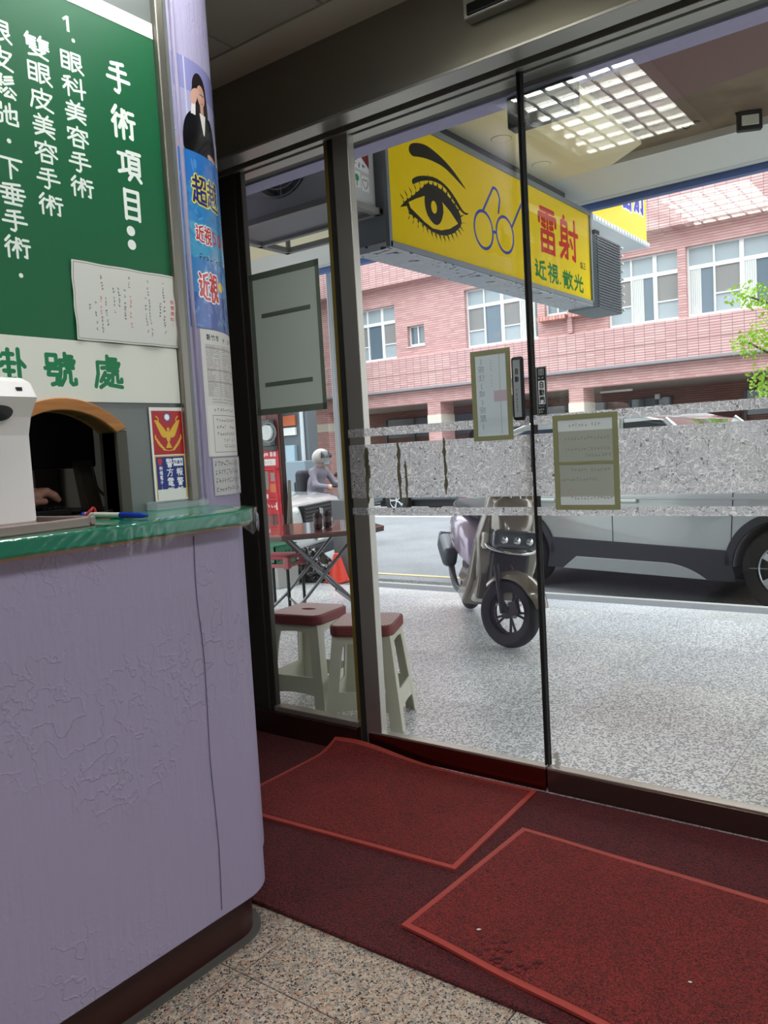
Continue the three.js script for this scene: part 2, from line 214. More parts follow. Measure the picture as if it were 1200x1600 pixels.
// ================= the room =================
const FLOOR = structGroup('floor');
obj('floor_bed', bx(-4.2, 1.8, -0.12, -0.008, 0, 5), M('#6b6660', 0.9), FLOOR);
{
  const tiles = [0, 1, 2].map((k) => M(['#ffffff', '#f4efe9', '#fbf7f2'][k], 0.22, { map: (() => { const t = granite.clone(); t.offset.set(k * 0.37, k * 0.61); return t; })() }));
  const g = rbx(-0.2985, 0.2985, -0.008, 0, -0.2985, 0.2985, 0.0015, 1);
  for (let i = -5; i < 4; i++) for (let j = -1; j < 6; j++) { const x = -0.491 + i * 0.6, z = 0.93 + j * 0.6; if (x < -4 || x > 1.7 || z > 4.9) continue; const t = obj('tile', g, tiles[(((i * 5 + j * 3) % 3) + 3) % 3], FLOOR); t.position.set(x, 0, z); }
}
struct('wall_right', bx(1.7, 1.8, 0, 2.75, 0, 5), M('#8d887c', 0.8));
struct('wall_back', bx(-4.2, 1.8, 0, 2.75, 5, 5.1), M('#847f74', 0.8));
struct('wall_side', [bx(-4.2, -4.1, 0, 2.75, 0, 5), bx(-4.1, -1.98, 0, 2.75, 0.9, 0.96)], M('#8f8b82', 0.8));
// ceiling: lay-in boards in a thin grid, a smooth board along the door
const CEIL = structGroup('ceiling');
obj('ceiling_slab', bx(-4.2, 1.8, 2.74, 2.86, 0, 5.1), M('#55524b', 0.9), CEIL);
obj('edge_board', bx(-4.2, 1.8, 2.65, 2.67, 0.02, 0.312), M('#c3bda8', 0.75), CEIL);
const troffers = [[-1.37, 1.2], [-1.37, 3.15], [0.42, 1.2], [0.42, 3.15], [-3.03, 3.15]];
{
  const cm = [M('#aaa697', 0.92), M('#a49f90', 0.92)], xs = [-4.1, -3.33, -2.73, -2.13, -1.71, -1.03, -0.48, 0.08, 0.76, 1.3, 1.7], zs = [0.314, 0.71, 1.69, 2.17, 2.66, 3.64, 4.24, 4.98], grid = [];
  for (let i = 0; i < xs.length - 1; i++) for (let j = 0; j < zs.length - 1; j++) {
    if (troffers.some(([a, b]) => a > xs[i] && a < xs[i + 1] && b > zs[j] && b < zs[j + 1])) continue;
    obj('ceiling_board', rbx(xs[i] + 0.004, xs[i + 1] - 0.004, 2.652, 2.664, zs[j] + 0.004, zs[j + 1] - 0.004, 0.003, 1), cm[(i + j) % 2], CEIL);
  }
  for (const x of xs.slice(1, -1)) grid.push(bx(x - 0.006, x + 0.006, 2.6645, 2.68, 0.314, 4.98)); for (const z of zs.slice(1, -1)) grid.push(bx(-4.1, 1.7, 2.6645, 2.679, z - 0.006, z + 0.006));
  obj('ceiling_grid', grid, M('#3d3a33', 0.8), CEIL);
  obj('ceiling_backing', bx(-4.1, 1.7, 2.736, 2.74, 0.3, 5), M('#2c2a26', 0.9), CEIL);
}
// louvred ceiling lamps: tubes along x, blades across
function troffer([x, z], label, power = 1) {
  const t = thing('ceiling_lamp', label, 'lamp', [x, 2.65, z], 0, 'louvred ceiling lamps');
  obj('housing', [bx(-0.3, 0.3, 0.075, 0.085, -0.45, 0.45), bx(-0.31, -0.3, 0, 0.085, -0.45, 0.45), bx(0.3, 0.31, 0, 0.085, -0.45, 0.45), bx(-0.31, 0.31, 0, 0.085, -0.46, -0.45), bx(-0.31, 0.31, 0, 0.085, 0.45, 0.46), bx(-0.33, 0.33, -0.004, 0.004, -0.49, -0.45), bx(-0.33, 0.33, -0.004, 0.004, 0.45, 0.49), bx(-0.34, -0.3, -0.004, 0.004, -0.49, 0.49), bx(0.3, 0.34, -0.004, 0.004, -0.49, 0.49)], MAT.white, t);
  const em = M('#ffffff', 0.4, { emissive: new THREE.Color(0.95, 1, 1), emissiveIntensity: 5 * power });
  for (let k = 0; k < 6; k++) {
    const tz = -0.36 + k * 0.144; obj('tube', bar([-0.27, 0.055, tz], [0.27, 0.055, tz], 0.013, 12), em, t);
    obj('reflector', [bx(-0.29, 0.29, 0.005, 0.05, tz + 0.068, tz + 0.076)], MAT.steelMirror, t);
    const l = new THREE.RectAreaLight(new THREE.Color(0.96, 1, 0.99), TUBE * power, 0.54, 0.034); l.position.set(x, 2.65 + 0.036, z + tz); l.rotation.x = -Math.PI / 2; l.name = 'tube_light'; scene.add(l);
  }
  for (let k = 0; k < 7; k++) obj('louvre_blade', bx(-0.2865 + k * 0.0955, -0.2825 + k * 0.0955, 0.004, 0.018, -0.44, 0.44), M0('#9a9a96'), t);
}
troffer(troffers[0], 'louvred ceiling lamp above the registration counter, next to the glass door', 0.75);
troffer(troffers[1], 'louvred ceiling lamp over the far end of the counter', 1.15);
troffer(troffers[2], 'louvred ceiling lamp on the side away from the counter, next to the glass door', 1.15);
troffer(troffers[3], 'louvred ceiling lamp on the side away from the counter, at the back of the room', 1.15);
troffer(troffers[4], 'unseen louvred lamp added to light the hand behind the arched window', 0.7);  // added out of view to brighten the hand and desk things

// ---------- partition behind the counter, with the arched window ----------
{
  const s = shape([[-5, 0], [-0.96, 0], [-0.96, 2.66], [-5, 2.66]]);           // u = -z
  const h = new THREE.Path(), zr = 1.224, zl = 1.5, c = (zr + zl) / 2, top = 1.336, sp = 1.282;
  const rad = ((zl - zr) ** 2 / 4 + (top - sp) ** 2) / (2 * (top - sp)), cy = top - rad, a = Math.asin((zl - zr) / 2 / rad);
  h.moveTo(-zl, 1.081); h.lineTo(-zr, 1.081); h.lineTo(-zr, sp); h.absarc(-c, cy, rad, Math.PI / 2 - a, Math.PI / 2 + a, false); h.lineTo(-zl, 1.081); s.holes.push(h);
  const g = uvm(ext(s, 0.05, 0, 1, 24).rotateY(Math.PI / 2).translate(-1.77, 0, 0));
  struct('wall_left', g, M('#6f7472', 0.25));
  // wooden arch and the steel jambs of the opening
  const o = new THREE.Shape(), R2 = rad + 0.028, a2 = Math.asin(((zl - zr) / 2 + 0.03) / R2);
  o.absarc(0, 0, R2, Math.PI / 2 - a2, Math.PI / 2 + a2, false); o.absarc(0, 0, rad, Math.PI / 2 + a, Math.PI / 2 - a, true);
  struct('trim_1', uvm(ext(o, 0.075, 0.002, 1, 24).rotateY(Math.PI / 2).translate(-1.784, cy, c)), M('#ffffff', 0.5, { map: wood }));
  struct('trim_2', [rbx(-1.784, -1.709, 1.081, 1.285, zr - 0.03, zr, 0.002), rbx(-1.784, -1.709, 1.081, 1.285, zl, zl + 0.03, 0.002)], M('#4a463e', 0.4, { metalness: 0.3 }));
}
struct('trim_5', [tube([[-1.719, 1.08, 0.944], [-1.7195, 1.4, 0.9425], [-1.719, 1.7, 0.945], [-1.7195, 2.1, 0.943], [-1.719, 2.4, 0.9445], [-1.719, 2.65, 0.944]], 0.007, 60, 8)], MAT.lavender);
struct('trim_3', [rbx(-1.725, -1.7, 1.081, 2.66, 0.986, 1.012, 0.004)], M('#8b877e', 0.35, { metalness: 0.8 }));
struct('wall_end', [bx(-1.77, -1.7206, 0, 2.66, 0.928, 0.986)], MAT.lavender);
{
  const g = new THREE.CylinderGeometry(0.257, 0.257, 2.66, 64, 1, false, Math.PI / 2, Math.PI).translate(-1.977, 1.33, 0.93); const uv = g.attributes.uv; for (let i = 0; i < uv.count; i++) uv.setXY(i, uv.getX(i) * 1.6, uv.getY(i) * 2.66);
  struct('wall_pillar', g, MAT.lavender);
}

// ---------- registration counter ----------
function counterPlan(off, end = off) {        // outline of the counter, moved outwards by off
  const p = [], r = 0.13 + off, rz = 0.13 + end, cx = -1.572, cz = 1.142;
  p.push([-1.72, 4.2]); p.push([cx + r, 4.2]);
  for (let i = 0; i <= 14; i++) { const a = (i / 14) * Math.PI / 2; p.push([cx + r * Math.cos(a), cz - rz * Math.sin(a)]); }
  p.push([-1.72, cz - rz]); return p;
}
const COUNTER = thing('reception_counter', 'lavender painted registration counter with green top and dark maroon plinth', 'counter', [0, 0, 0]);
{
  obj('plinth', plan(counterPlan(-0.038), 0, 0.125), M('#381713', 0.4), COUNTER);
  obj('sealant_strip', plan(counterPlan(-0.018), 0.0, 0.006), M('#5d5a56', 0.8), COUNTER);
  const body = plan(counterPlan(0), 0.12, 1.042, 0.003, 1); obj('body', body, MAT.lavender, COUNTER);
  obj('edge_strip', plan(counterPlan(0.036, 0.014), 1.04, 1.046), M('#b08a5a', 0.6), COUNTER);
  obj('countertop', plan(counterPlan(0.045, 0.02), 1.045, 1.08, 0.006, 3), M('#0d7a5c', 0.25, { clearcoat: 0.5 }), COUNTER);
  obj('inner_shelf', bx(-2.35, -1.77, 1.04, 1.078, 1.0, 3.4), M('#2e2f31', 0.5), COUNTER);
  obj('paint_crack', tube([[-1.4405, 1.03, 1.232], [-1.4405, 0.9, 1.236], [-1.4405, 0.75, 1.228], [-1.4405, 0.5, 1.232], [-1.4405, 0.3, 1.226], [-1.4405, 0.14, 1.231]], 0.0012, 30, 4), M('#6d6680', 0.8), COUNTER);
  // clear plastic laid over the top and folded down over the edge, loose at the lower rim
  const pts = counterPlan(0.049, 0.024).slice(1, -1), cur = new THREE.CatmullRomCurve3(pts.map(([x, z]) => V(x, 0, z)), false, 'centripetal'), n = 150, pos = [], idx = [], rows = 7;
  for (let i = 0; i <= n; i++) {
    const q = cur.getPointAt(0.72 + (i / n) * 0.28), t = cur.getTangentAt(0.72 + (i / n) * 0.28), nx = -t.z, nz = t.x, sg = nx > 0 || nz < 0 ? 1 : -1;
    const loose = 0.5 * Math.exp(-(((q.z - 1.42) / 0.07) ** 2)) + 0.35 * Math.exp(-(((q.z - 1.06) / 0.08) ** 2));
    for (let r = 0; r < rows; r++) {
      const f = r / (rows - 1), w = 0.004 * Math.sin(i * 1.7 + r * 1.1) * loose * 2 + 0.002 * Math.sin(i * 0.6 + r), out = (r === 0 ? -0.05 : 0.003) + Math.abs(w) + (f > 0.6 ? loose * 0.012 * f : 0);
      const y = r === 0 ? 1.0815 : 1.0825 - 0.038 * (f ** 1.4) - (f > 0.7 ? loose * 0.09 * (f - 0.7) / 0.3 * (0.6 + 0.4 * Math.sin(i * 0.45)) : 0);
      pos.push(q.x + nx * sg * out, y, q.z + nz * sg * out);
    }
  }
  for (let i = 0; i < n; i++) for (let r = 0; r < rows - 1; r++) { const a = i * rows + r, b = a + rows; idx.push(a, a + 1, b, b, a + 1, b + 1); }
  const g = new THREE.BufferGeometry(); g.setAttribute('position', new THREE.Float32BufferAttribute(pos, 3)); g.setIndex(idx); g.computeVertexNormals();
  obj('plastic_cover', g, MAT.clear, COUNTER);
}

// ---------- green board ----------
{
  const x = -1.716, z0 = 1.014, W = 0.95, y0 = 1.5, y1 = 2.29;
  const b = thing('registration_board', 'green board with white columns of writing listing eye operations, above the counter', 'signboard', [0, 0, 0]);
  const S = 2000 / W, px = (z) => (z0 + W - z) * S, py = (y) => (y1 - y) * S;   // sheet pixels from metres
  const tex = canvas(2000, Math.round((y1 - y0) * S), (c, w, h) => {
    c.fillStyle = '#0a6039'; c.fillRect(0, 0, w, h);
    const ink = '#eef2ec', cell = (ch, z, y, gw, gh, lw) => glyph(c, ch, px(z) - (gw * S) / 2, py(y) - (gh * S) / 2, gw * S, gh * S, lw, ink);
    [...'手術項目'].forEach((ch, i) => cell(ch, [1.131, 1.127, 1.117, 1.119][i], [2.158, 2.05, 1.95, 1.852][i], 0.07, 0.082, 20));
    c.fillStyle = ink; for (const y of [1.786, 1.752]) { c.beginPath(); c.arc(px(1.129), py(y), 0.0125 * S, 0, 7); c.fill(); }
    cell('1', 1.264, 2.236, 0.03, 0.05, 14); c.beginPath(); c.arc(px(1.25), py(2.203), 10, 0, 7); c.fill();
    [...'眼科美容手術'].forEach((ch, i) => cell(ch, 1.259, 2.152 - i * 0.0575, 0.062, 0.05, 12.5));
    [...'雙眼皮美容手術'].forEach((ch, i) => cell(ch, 1.345, 2.157 - i * 0.0585, 0.062, 0.051, 12));
    [...'眼皮鬆弛'].forEach((ch, i) => cell(ch, 1.436, 2.16 - i * 0.0585, 0.062, 0.051, 12));
    [...'下垂手術'].forEach((ch, i) => cell(ch, 1.436, 1.868 - i * 0.0575, 0.062, 0.051, 12.5));
    c.fillStyle = ink; for (const y of [1.925, 1.634]) { c.beginPath(); c.arc(px(1.433), py(y), 11, 0, 7); c.fill(); }
  });
  obj('panel', sheetX(z0 + W, z0, y0, y1, x), M('#ffffff', 0.4, { map: tex }), b);
  obj('backing', bx(-1.7195, x - 0.0005, 1.356, 2.33, z0, z0 + W), M('#cfcfc8', 0.6), b);
  obj('top_strip', bx(x - 0.0004, x + 0.001, y1, 2.328, z0, z0 + W), M('#e4e4df', 0.5), b);
  const t2 = canvas(2000, Math.round(0.144 * S), (c, w, h) => {
    c.fillStyle = '#e2e2d8'; c.fillRect(0, 0, w, h);
    [['處', 1.23, 1.429], ['號', 1.357, 1.43], ['掛', 1.484, 1.434]].forEach(([ch, z, y]) => glyph(c, ch, px(z) - 0.041 * S, (1.5 - y) * S - 0.04 * S, 0.082 * S, 0.08 * S, 21, '#0f7a4a'));
  });
  obj('name_strip', sheetX(z0 + W, z0, 1.356, 1.5, x + 0.001), M('#ffffff', 0.45, { map: t2 }), b);
}
// creased paper notice taped to the board
{
  const tex = canvas(900, 560, (c, w, h) => {
    c.fillStyle = '#d6d6d0'; c.fillRect(0, 0, w, h); c.strokeStyle = '#5b3a34'; c.lineWidth = 3; c.strokeRect(14, 14, w - 28, h - 28);
    column(c, '掛號須知', 838, 190, 34, 34, 44, 3.4, '#c5453d'); c.fillStyle = '#c5453d'; c.fillRect(852, 372, 6, 6); c.fillRect(852, 388, 6, 6);
    const k = '#3d3a38', r = '#c75a50';
    glyph(c, '一', 776, 60, 18, 18, 3, k); fineV(c, 778, 100, 470, 20, k); fineV(c, 742, 190, 350, 20, k);
    glyph(c, '二', 640, 60, 18, 18, 3, k); fineV(c, 642, 110, 500, 20, k); glyph(c, '1', 600, 190, 12, 22, 3, r); glyph(c, '4', 612, 190, 12, 22, 3, r); fineV(c, 602, 225, 470, 20, k);
    glyph(c, '三', 462, 60, 18, 18, 3, k); fineV(c, 464, 100, 190, 20, k); fineV(c, 464, 200, 460, 20, r); fineV(c, 420, 150, 400, 20, k); fineV(c, 372, 150, 300, 20, k); fineV(c, 330, 150, 340, 20, k);
    fineV(c, 232, 70, 190, 20, k); fineV(c, 250, 230, 470, 20, k); fineV(c, 206, 230, 380, 20, r); fineV(c, 206, 380, 500, 20, k); fineV(c, 162, 270, 520, 20, k); fineV(c, 118, 270, 360, 20, k);
  });
  const g = new THREE.PlaneGeometry(0.3, 0.186, 30, 18), p = g.attributes.position; for (let i = 0; i < p.count; i++) p.setZ(i, 0.003 + 0.0025 * Math.sin(p.getX(i) * 55 + p.getY(i) * 20) + 0.0015 * Math.sin(p.getY(i) * 90));
  g.rotateY(Math.PI / 2).translate(-1.7135, 1.595, 1.159);
  tag(obj('paper_notice', g, M('#ffffff', 0.55, { map: tex, ...two })), 'creased white paper notice with a thin frame taped onto the green board', 'notice');
}
// police sticker in its clear holder
{
  const tex = canvas(560, 1200, (c, w, h) => {
    c.fillStyle = '#ecebe6'; c.fillRect(0, 0, w, h); c.fillStyle = '#b3161b'; c.fillRect(34, 44, w - 68, 560); c.fillStyle = '#e0b23a'; c.fillRect(34, 616, w - 68, 560); c.fillStyle = '#17287e'; c.fillRect(50, 632, w - 100, 544);
    c.save(); c.translate(w / 2, 330); const y = '#e6b52c';                    // golden bird between two ears of grain, white sun above
    c.strokeStyle = y; c.fillStyle = y; c.lineWidth = 20;
    for (const s of [-1, 1]) { for (let k = 0; k < 7; k++) { c.beginPath(); c.moveTo(s * 16, 40 - k * 5); c.quadraticCurveTo(s * (90 + k * 12), 70 - k * 42, s * (120 + k * 13), -10 - k * 24); c.stroke(); } c.lineWidth = 12; c.beginPath(); c.moveTo(s * 10, 225); c.quadraticCurveTo(s * 190, 190, s * 205, 20); c.stroke(); for (let k = 0; k < 6; k++) { c.beginPath(); c.ellipse(s * (205 - k * 26), 60 + k * 30, 12, 30, s * (0.3 + k * 0.2), 0, 7); c.fill(); } c.lineWidth = 16; c.beginPath(); c.moveTo(s * 160, -130); c.quadraticCurveTo(s * 120, -180, s * 175, -215); c.stroke(); c.lineWidth = 20; }
    c.beginPath(); c.ellipse(0, 40, 34, 75, 0, 0, 7); c.fill(); c.beginPath(); c.arc(6, -50, 24, 0, 7); c.fill(); c.beginPath(); c.moveTo(-50, 190); c.lineTo(0, 90); c.lineTo(50, 190); c.fill();
    c.fillStyle = '#1d2f86'; c.beginPath(); c.arc(0, -205, 58, 0, 7); c.fill(); c.fillStyle = '#fff'; for (let k = 0; k < 12; k++) { c.save(); c.rotate(0); c.translate(0, -205); c.rotate((k * Math.PI) / 6); c.beginPath(); c.moveTo(-11, -22); c.lineTo(0, -54); c.lineTo(11, -22); c.fill(); c.restore(); } c.beginPath(); c.arc(0, -205, 24, 0, 7); c.fill(); c.restore();
    c.fillStyle = '#eef0f4'; c.fillRect(330, 655, 160, 100); ['所', '處', '本'].forEach((ch, i) => glyph(c, ch, 338 + i * 50, 682, 44, 48, 5, '#1a2a70'));
    column(c, '報警設備', 372, 780, 104, 104, 122, 12, '#f2f3f6'); column(c, '警方電腦連', 210, 655, 112, 112, 124, 12, '#f2f3f6');
    glyph(c, '警', 76, 650, 74, 84, 12, '#c92027'); column(c, '樹權電子', 96, 752, 52, 52, 60, 6, '#f2f3f6'); column(c, ':08000', 100, 996, 44, 42, 40, 5, '#f2f3f6');
  });
  const x = -1.7155;
  const t = thing('police_sticker', 'red and blue police alarm sticker with a golden bird emblem beside the arched window', 'sticker');
  obj('print', sheetX(1.118, 1.006, 1.1, 1.345, x), M('#ffffff', 0.35, { map: tex }), t); obj('paper_slip', sheetX(1.11, 1.018, 1.1, 1.131, x + 0.002), MAT.paper, t);
  const h = thing('sticker_holder', 'small clear plastic tray standing on the countertop below the police sticker', 'holder');
  obj('tray', [bx(-1.712, -1.71, 1.081, 1.102, 0.98, 1.15), bx(-1.672, -1.67, 1.081, 1.097, 0.98, 1.15), bx(-1.712, -1.67, 1.081, 1.083, 0.98, 1.15), bx(-1.712, -1.67, 1.081, 1.099, 0.98, 0.982), bx(-1.712, -1.67, 1.081, 1.099, 1.148, 1.15)], M('#eef3f4', 0.25, { transmission: 0.88, thickness: 0, ...two }), h);
}
// pen on its red string
{
  const t = thing('ball_pen', 'white ball pen with blue cap lying on the green countertop', 'pen', [-1.59, 1.0885, 1.336], R(-4)); t.scale.setScalar(1.15);
  obj('barrel', bar([-0.1, 0, 0], [0.035, 0, 0], 0.0052, 14), M('#e9e6dc', 0.3), t); obj('cap', [bar([0.03, 0, 0], [0.105, 0, 0], 0.0062, 14, 0.005), bar([0.105, 0, 0], [0.125, 0, 0], 0.0045, 12, 0.001)], M('#1d36a8', 0.3), t); obj('end_plug', bar([-0.112, 0, 0], [-0.1, 0, 0], 0.0055, 12), M('#2a46b8', 0.3), t);
  const s = [[-1.69, 1.0845, 1.345], [-1.675, 1.086, 1.355], [-1.665, 1.1, 1.342], [-1.672, 1.104, 1.33], [-1.668, 1.085, 1.322], [-1.66, 1.084, 1.3], [-1.7, 1.084, 1.28], [-1.74, 1.083, 1.262]];
  tag(obj('red_string', tube(s, 0.0035, 50, 6)), 'red plastic string tied round the white pen', 'string').material = M('#a51c22', 0.6);
}
// hand sanitiser dispenser with drip tray
{
  const t = thing('sanitizer_dispenser', 'white automatic hand sanitizer dispenser standing on a taupe drip tray on the counter', 'dispenser', [-1.56, 1.08, 1.648], R(4));
  const prof = [[-0.085, 0.02], [0.05, 0.02], [0.05, 0.19], [0.062, 0.225], [0.088, 0.262], [0.07, 0.292], [0.045, 0.303], [-0.085, 0.303]];      // u = towards the room
  const g = side(prof, 0.17, 0.008, 3); obj('body', g, M('#ece7e6', 0.35), t);
  obj('nozzle_window', [new THREE.SphereGeometry(0.024, 20, 12).scale(0.5, 0.9, 1.3).translate(0.066, 0.238, -0.01)], MAT.black, t);
  obj('sensor_window', [rbx(0.074, 0.082, 0.274, 0.281, -0.055, -0.043, 0.001).rotateZ(0)], MAT.dark, t);
  obj('foot', rbx(-0.085, 0.05, 0.008, 0.022, -0.083, 0.083, 0.004), M('#b9aaa8', 0.5), t);
  obj('drip_tray', [plan([[-0.1, 0.12], [0.1, 0.12], [0.12, 0.1], [0.12, -0.15], [0.1, -0.17], [-0.1, -0.17]], 0.001, 0.008), rbx(0.112, 0.124, 0.001, 0.02, -0.15, 0.11, 0.003), rbx(-0.1, 0.11, 0.001, 0.02, -0.176, -0.166, 0.003), rbx(-0.1, 0.11, 0.001, 0.02, 0.112, 0.122, 0.003)], M('#8f7d78', 0.45), t);
}
// ---------- posters on the pillar ----------
function wrap(a0, a1, y0, y1, lift = 0.0015) {         // sheet bent round the pillar between two angles (degrees)
  const n = 40, g = new THREE.PlaneGeometry(1, 1, n, 20), p = g.attributes.position, r = 0.257 + lift;
  for (let i = 0; i < p.count; i++) { const u = p.getX(i) + 0.5, v = p.getY(i) + 0.5, a = R(a0 + (a1 - a0) * u); p.setXYZ(i, -1.977 + r * Math.cos(a), y0 + (y1 - y0) * v, 0.93 - r * Math.sin(a)); }
  g.computeVertexNormals(); return g;
}
{
  const a0 = -5.5, a1 = 78, y0 = 1.565, y1 = 2.286, W = 1024, S = W / (a1 - a0), H = Math.round((y1 - y0) / (R(a1 - a0) * 0.257) * W), px = (a) => (a - a0) * S, py = (y) => ((y1 - y) / (y1 - y0)) * H;
  const tex = canvas(W, H, (c) => {
    c.fillStyle = '#a9a6c8'; c.fillRect(0, 0, W, H); c.fillStyle = '#8f8ec0'; c.fillRect(0, 0, W, py(2.2));
    c.fillStyle = '#c9c6dc'; c.fillRect(px(3), 0, 14, py(2.13)); c.fillStyle = '#b9a4ae'; c.fillRect(0, py(2.065), W, 90);
    // a seated woman in a dark suit rubbing her eyes
    const X = px(17), Y = py(2.2), k = 1.05; c.save(); c.translate(X, Y); c.scale(k, k);
    c.fillStyle = '#241c22'; c.beginPath(); c.ellipse(0, -40, 88, 120, 0, 0, 7); c.fill(); c.beginPath(); c.moveTo(-90, -40); c.quadraticCurveTo(-120, 120, -80, 230); c.lineTo(90, 230); c.quadraticCurveTo(120, 90, 88, -40); c.fill();
    c.fillStyle = '#c99a88'; c.beginPath(); c.ellipse(14, -10, 52, 74, 0, 0, 7); c.fill(); c.fillRect(-6, 50, 44, 70);
    c.fillStyle = '#14141a'; c.beginPath(); c.moveTo(-210, 400); c.quadraticCurveTo(-220, 190, -110, 130); c.lineTo(130, 120); c.quadraticCurveTo(220, 200, 220, 400); c.lineTo(240, 470); c.lineTo(-180, 470); c.fill();
    c.fillStyle = '#e7e3df'; c.beginPath(); c.moveTo(-20, 118); c.lineTo(60, 118); c.lineTo(24, 300); c.fill(); c.beginPath(); c.moveTo(-120, 150); c.lineTo(-70, 150); c.lineTo(-60, 60); c.lineTo(-100, 60); c.fill();
    c.fillStyle = '#d2a595'; c.beginPath(); c.ellipse(-74, 20, 34, 62, 0.4, 0, 7); c.fill(); c.beginPath(); c.ellipse(-20, -14, 46, 26, 0.5, 0, 7); c.fill(); c.fillStyle = '#5a3f3a'; c.fillRect(-4, -22, 60, 7);
    c.fillStyle = '#8e5d55'; c.fillRect(6, 38, 28, 8); c.fillStyle = '#0d0d10'; c.beginPath(); c.ellipse(-80, 330, 130, 60, -0.4, 0, 7); c.fill(); c.fillStyle = '#d2a595'; c.beginPath(); c.ellipse(140, 420, 90, 34, 0.3, 0, 7); c.fill(); c.restore();
    // blue lower half
    const yb = py(2.04), gr = ['#2a74c4', '#2f86c8', '#3a9cc9', '#2f7fc2', '#1f55a8']; const bh = (H - yb) / gr.length; gr.forEach((q, i) => { c.fillStyle = q; c.fillRect(0, yb + i * bh - 1, W, bh + 2); });
    c.globalAlpha = 0.25; for (let i = 0; i < 260; i++) { c.fillStyle = rnd() < 0.5 ? '#bfe0f4' : '#1b4f9c'; c.beginPath(); c.ellipse(rnd(0, W), rnd(yb, H), rnd(4, 60), rnd(2, 26), rnd(0, 3), 0, 7); c.fill(); } c.globalAlpha = 1;
    const big = (s, a, y, w, h, lw, inner, outer, ow) => [...s].forEach((ch, i) => { glyph(c, ch, px(a) + i * w * 1.04, py(y) - h / 2, w, h, lw + ow, outer); glyph(c, ch, px(a) + i * w * 1.04, py(y) - h / 2, w, h, lw, inner); });
    big('超越', 3.5, 1.94, 168, 230, 22, '#232a78', '#e4d33a', 22); big('近視500', 3.5, 1.822, 92, 136, 14, '#c01f2e', '#f3f0ee', 16); big('近視', 3.2, 1.68, 116, 220, 22, '#c01f2e', '#f3f0ee', 20);
    c.fillStyle = '#f0d23a'; c.beginPath(); c.arc(px(27), py(1.69), 40, 0, 7); c.fill();
    fine(c, px(5), px(40), py(1.768), 40, '#1b2340', 1.1);
  });
  tag(obj('eye_poster', wrap(a0, a1, y0, y1), M('#ffffff', 0.2, { map: tex, clearcoat: 0.4 })), 'glossy poster on the pillar, woman rubbing her eyes above a blue half with big writing', 'poster');
}
{
  const tex = canvas(520, 1024, (c, w, h) => {
    c.fillStyle = '#d9d8d4'; c.fillRect(0, 0, w, h); row(c, '新竹市', 60, 36, 44, 50, 52, 6, '#2c2c30'); fine(c, 220, 500, 40, 44, '#2c2c30', 1.15); c.strokeStyle = '#555'; c.lineWidth = 2;
    for (let k = 0; k < 26; k++) { const y = 120 + k * 16; c.strokeRect(44, y, 430, 16); if (k === 1 || k === 12 || k === 18) { c.fillStyle = '#b5b4b0'; c.fillRect(44, y, 430, 16); } fine(c, 50, 50 + rnd(40, 150), y + 3, 9, '#3a3a3a'); fine(c, 250, 250 + rnd(20, 90), y + 3, 9, '#3a3a3a'); if (rnd() < 0.3) fine(c, 380, 460, y + 3, 9, '#a05050'); }
    c.strokeRect(190, 120, 1, 416); c.strokeRect(350, 120, 1, 416); fine(c, 80, 470, 552, 14, '#333'); fine(c, 80, 470, 576, 14, '#333');
    c.fillStyle = '#e3e2de'; c.fillRect(20, 610, w, 414); fine(c, 90, 480, 630, 26, '#333', 1.4); c.strokeStyle = '#2a2a2a'; c.lineWidth = 3; c.strokeRect(70, 690, 410, 300);
    [[110, 716], [110, 772], [110, 828], [190, 880], [190, 930]].forEach(([x, y], i) => { fine(c, x, 440, y, 24, '#333', 1.3); if (i !== 2) c.fillRect(x, y + 30, 300, 2); });
  });
  tag(obj('price_list', wrap(1, 46, 1.21, 1.562), M('#ffffff', 0.45, { map: tex })), 'long white price list with a small printed table, stuck on the pillar', 'notice');
  const t2 = canvas(512, 260, (c, w, h) => { c.fillStyle = '#d2d3d2'; c.fillRect(0, 0, w, h); for (let k = 0; k < 4; k++) { fine(c, 24, w - 30, 20 + k * 60, 34, '#6c6c6e', 1.05); } });
  const lam = thing('laminated_note', 'small laminated note with four lines of grey print low on the pillar', 'notice');
  obj('note', wrap(3.5, 44, 1.1, 1.205, 0.003), M('#ffffff', 0.3, { map: t2 }), lam); obj('laminate', wrap(2.8, 45.5, 1.097, 1.208, 0.0045), MAT.clear, lam);
}

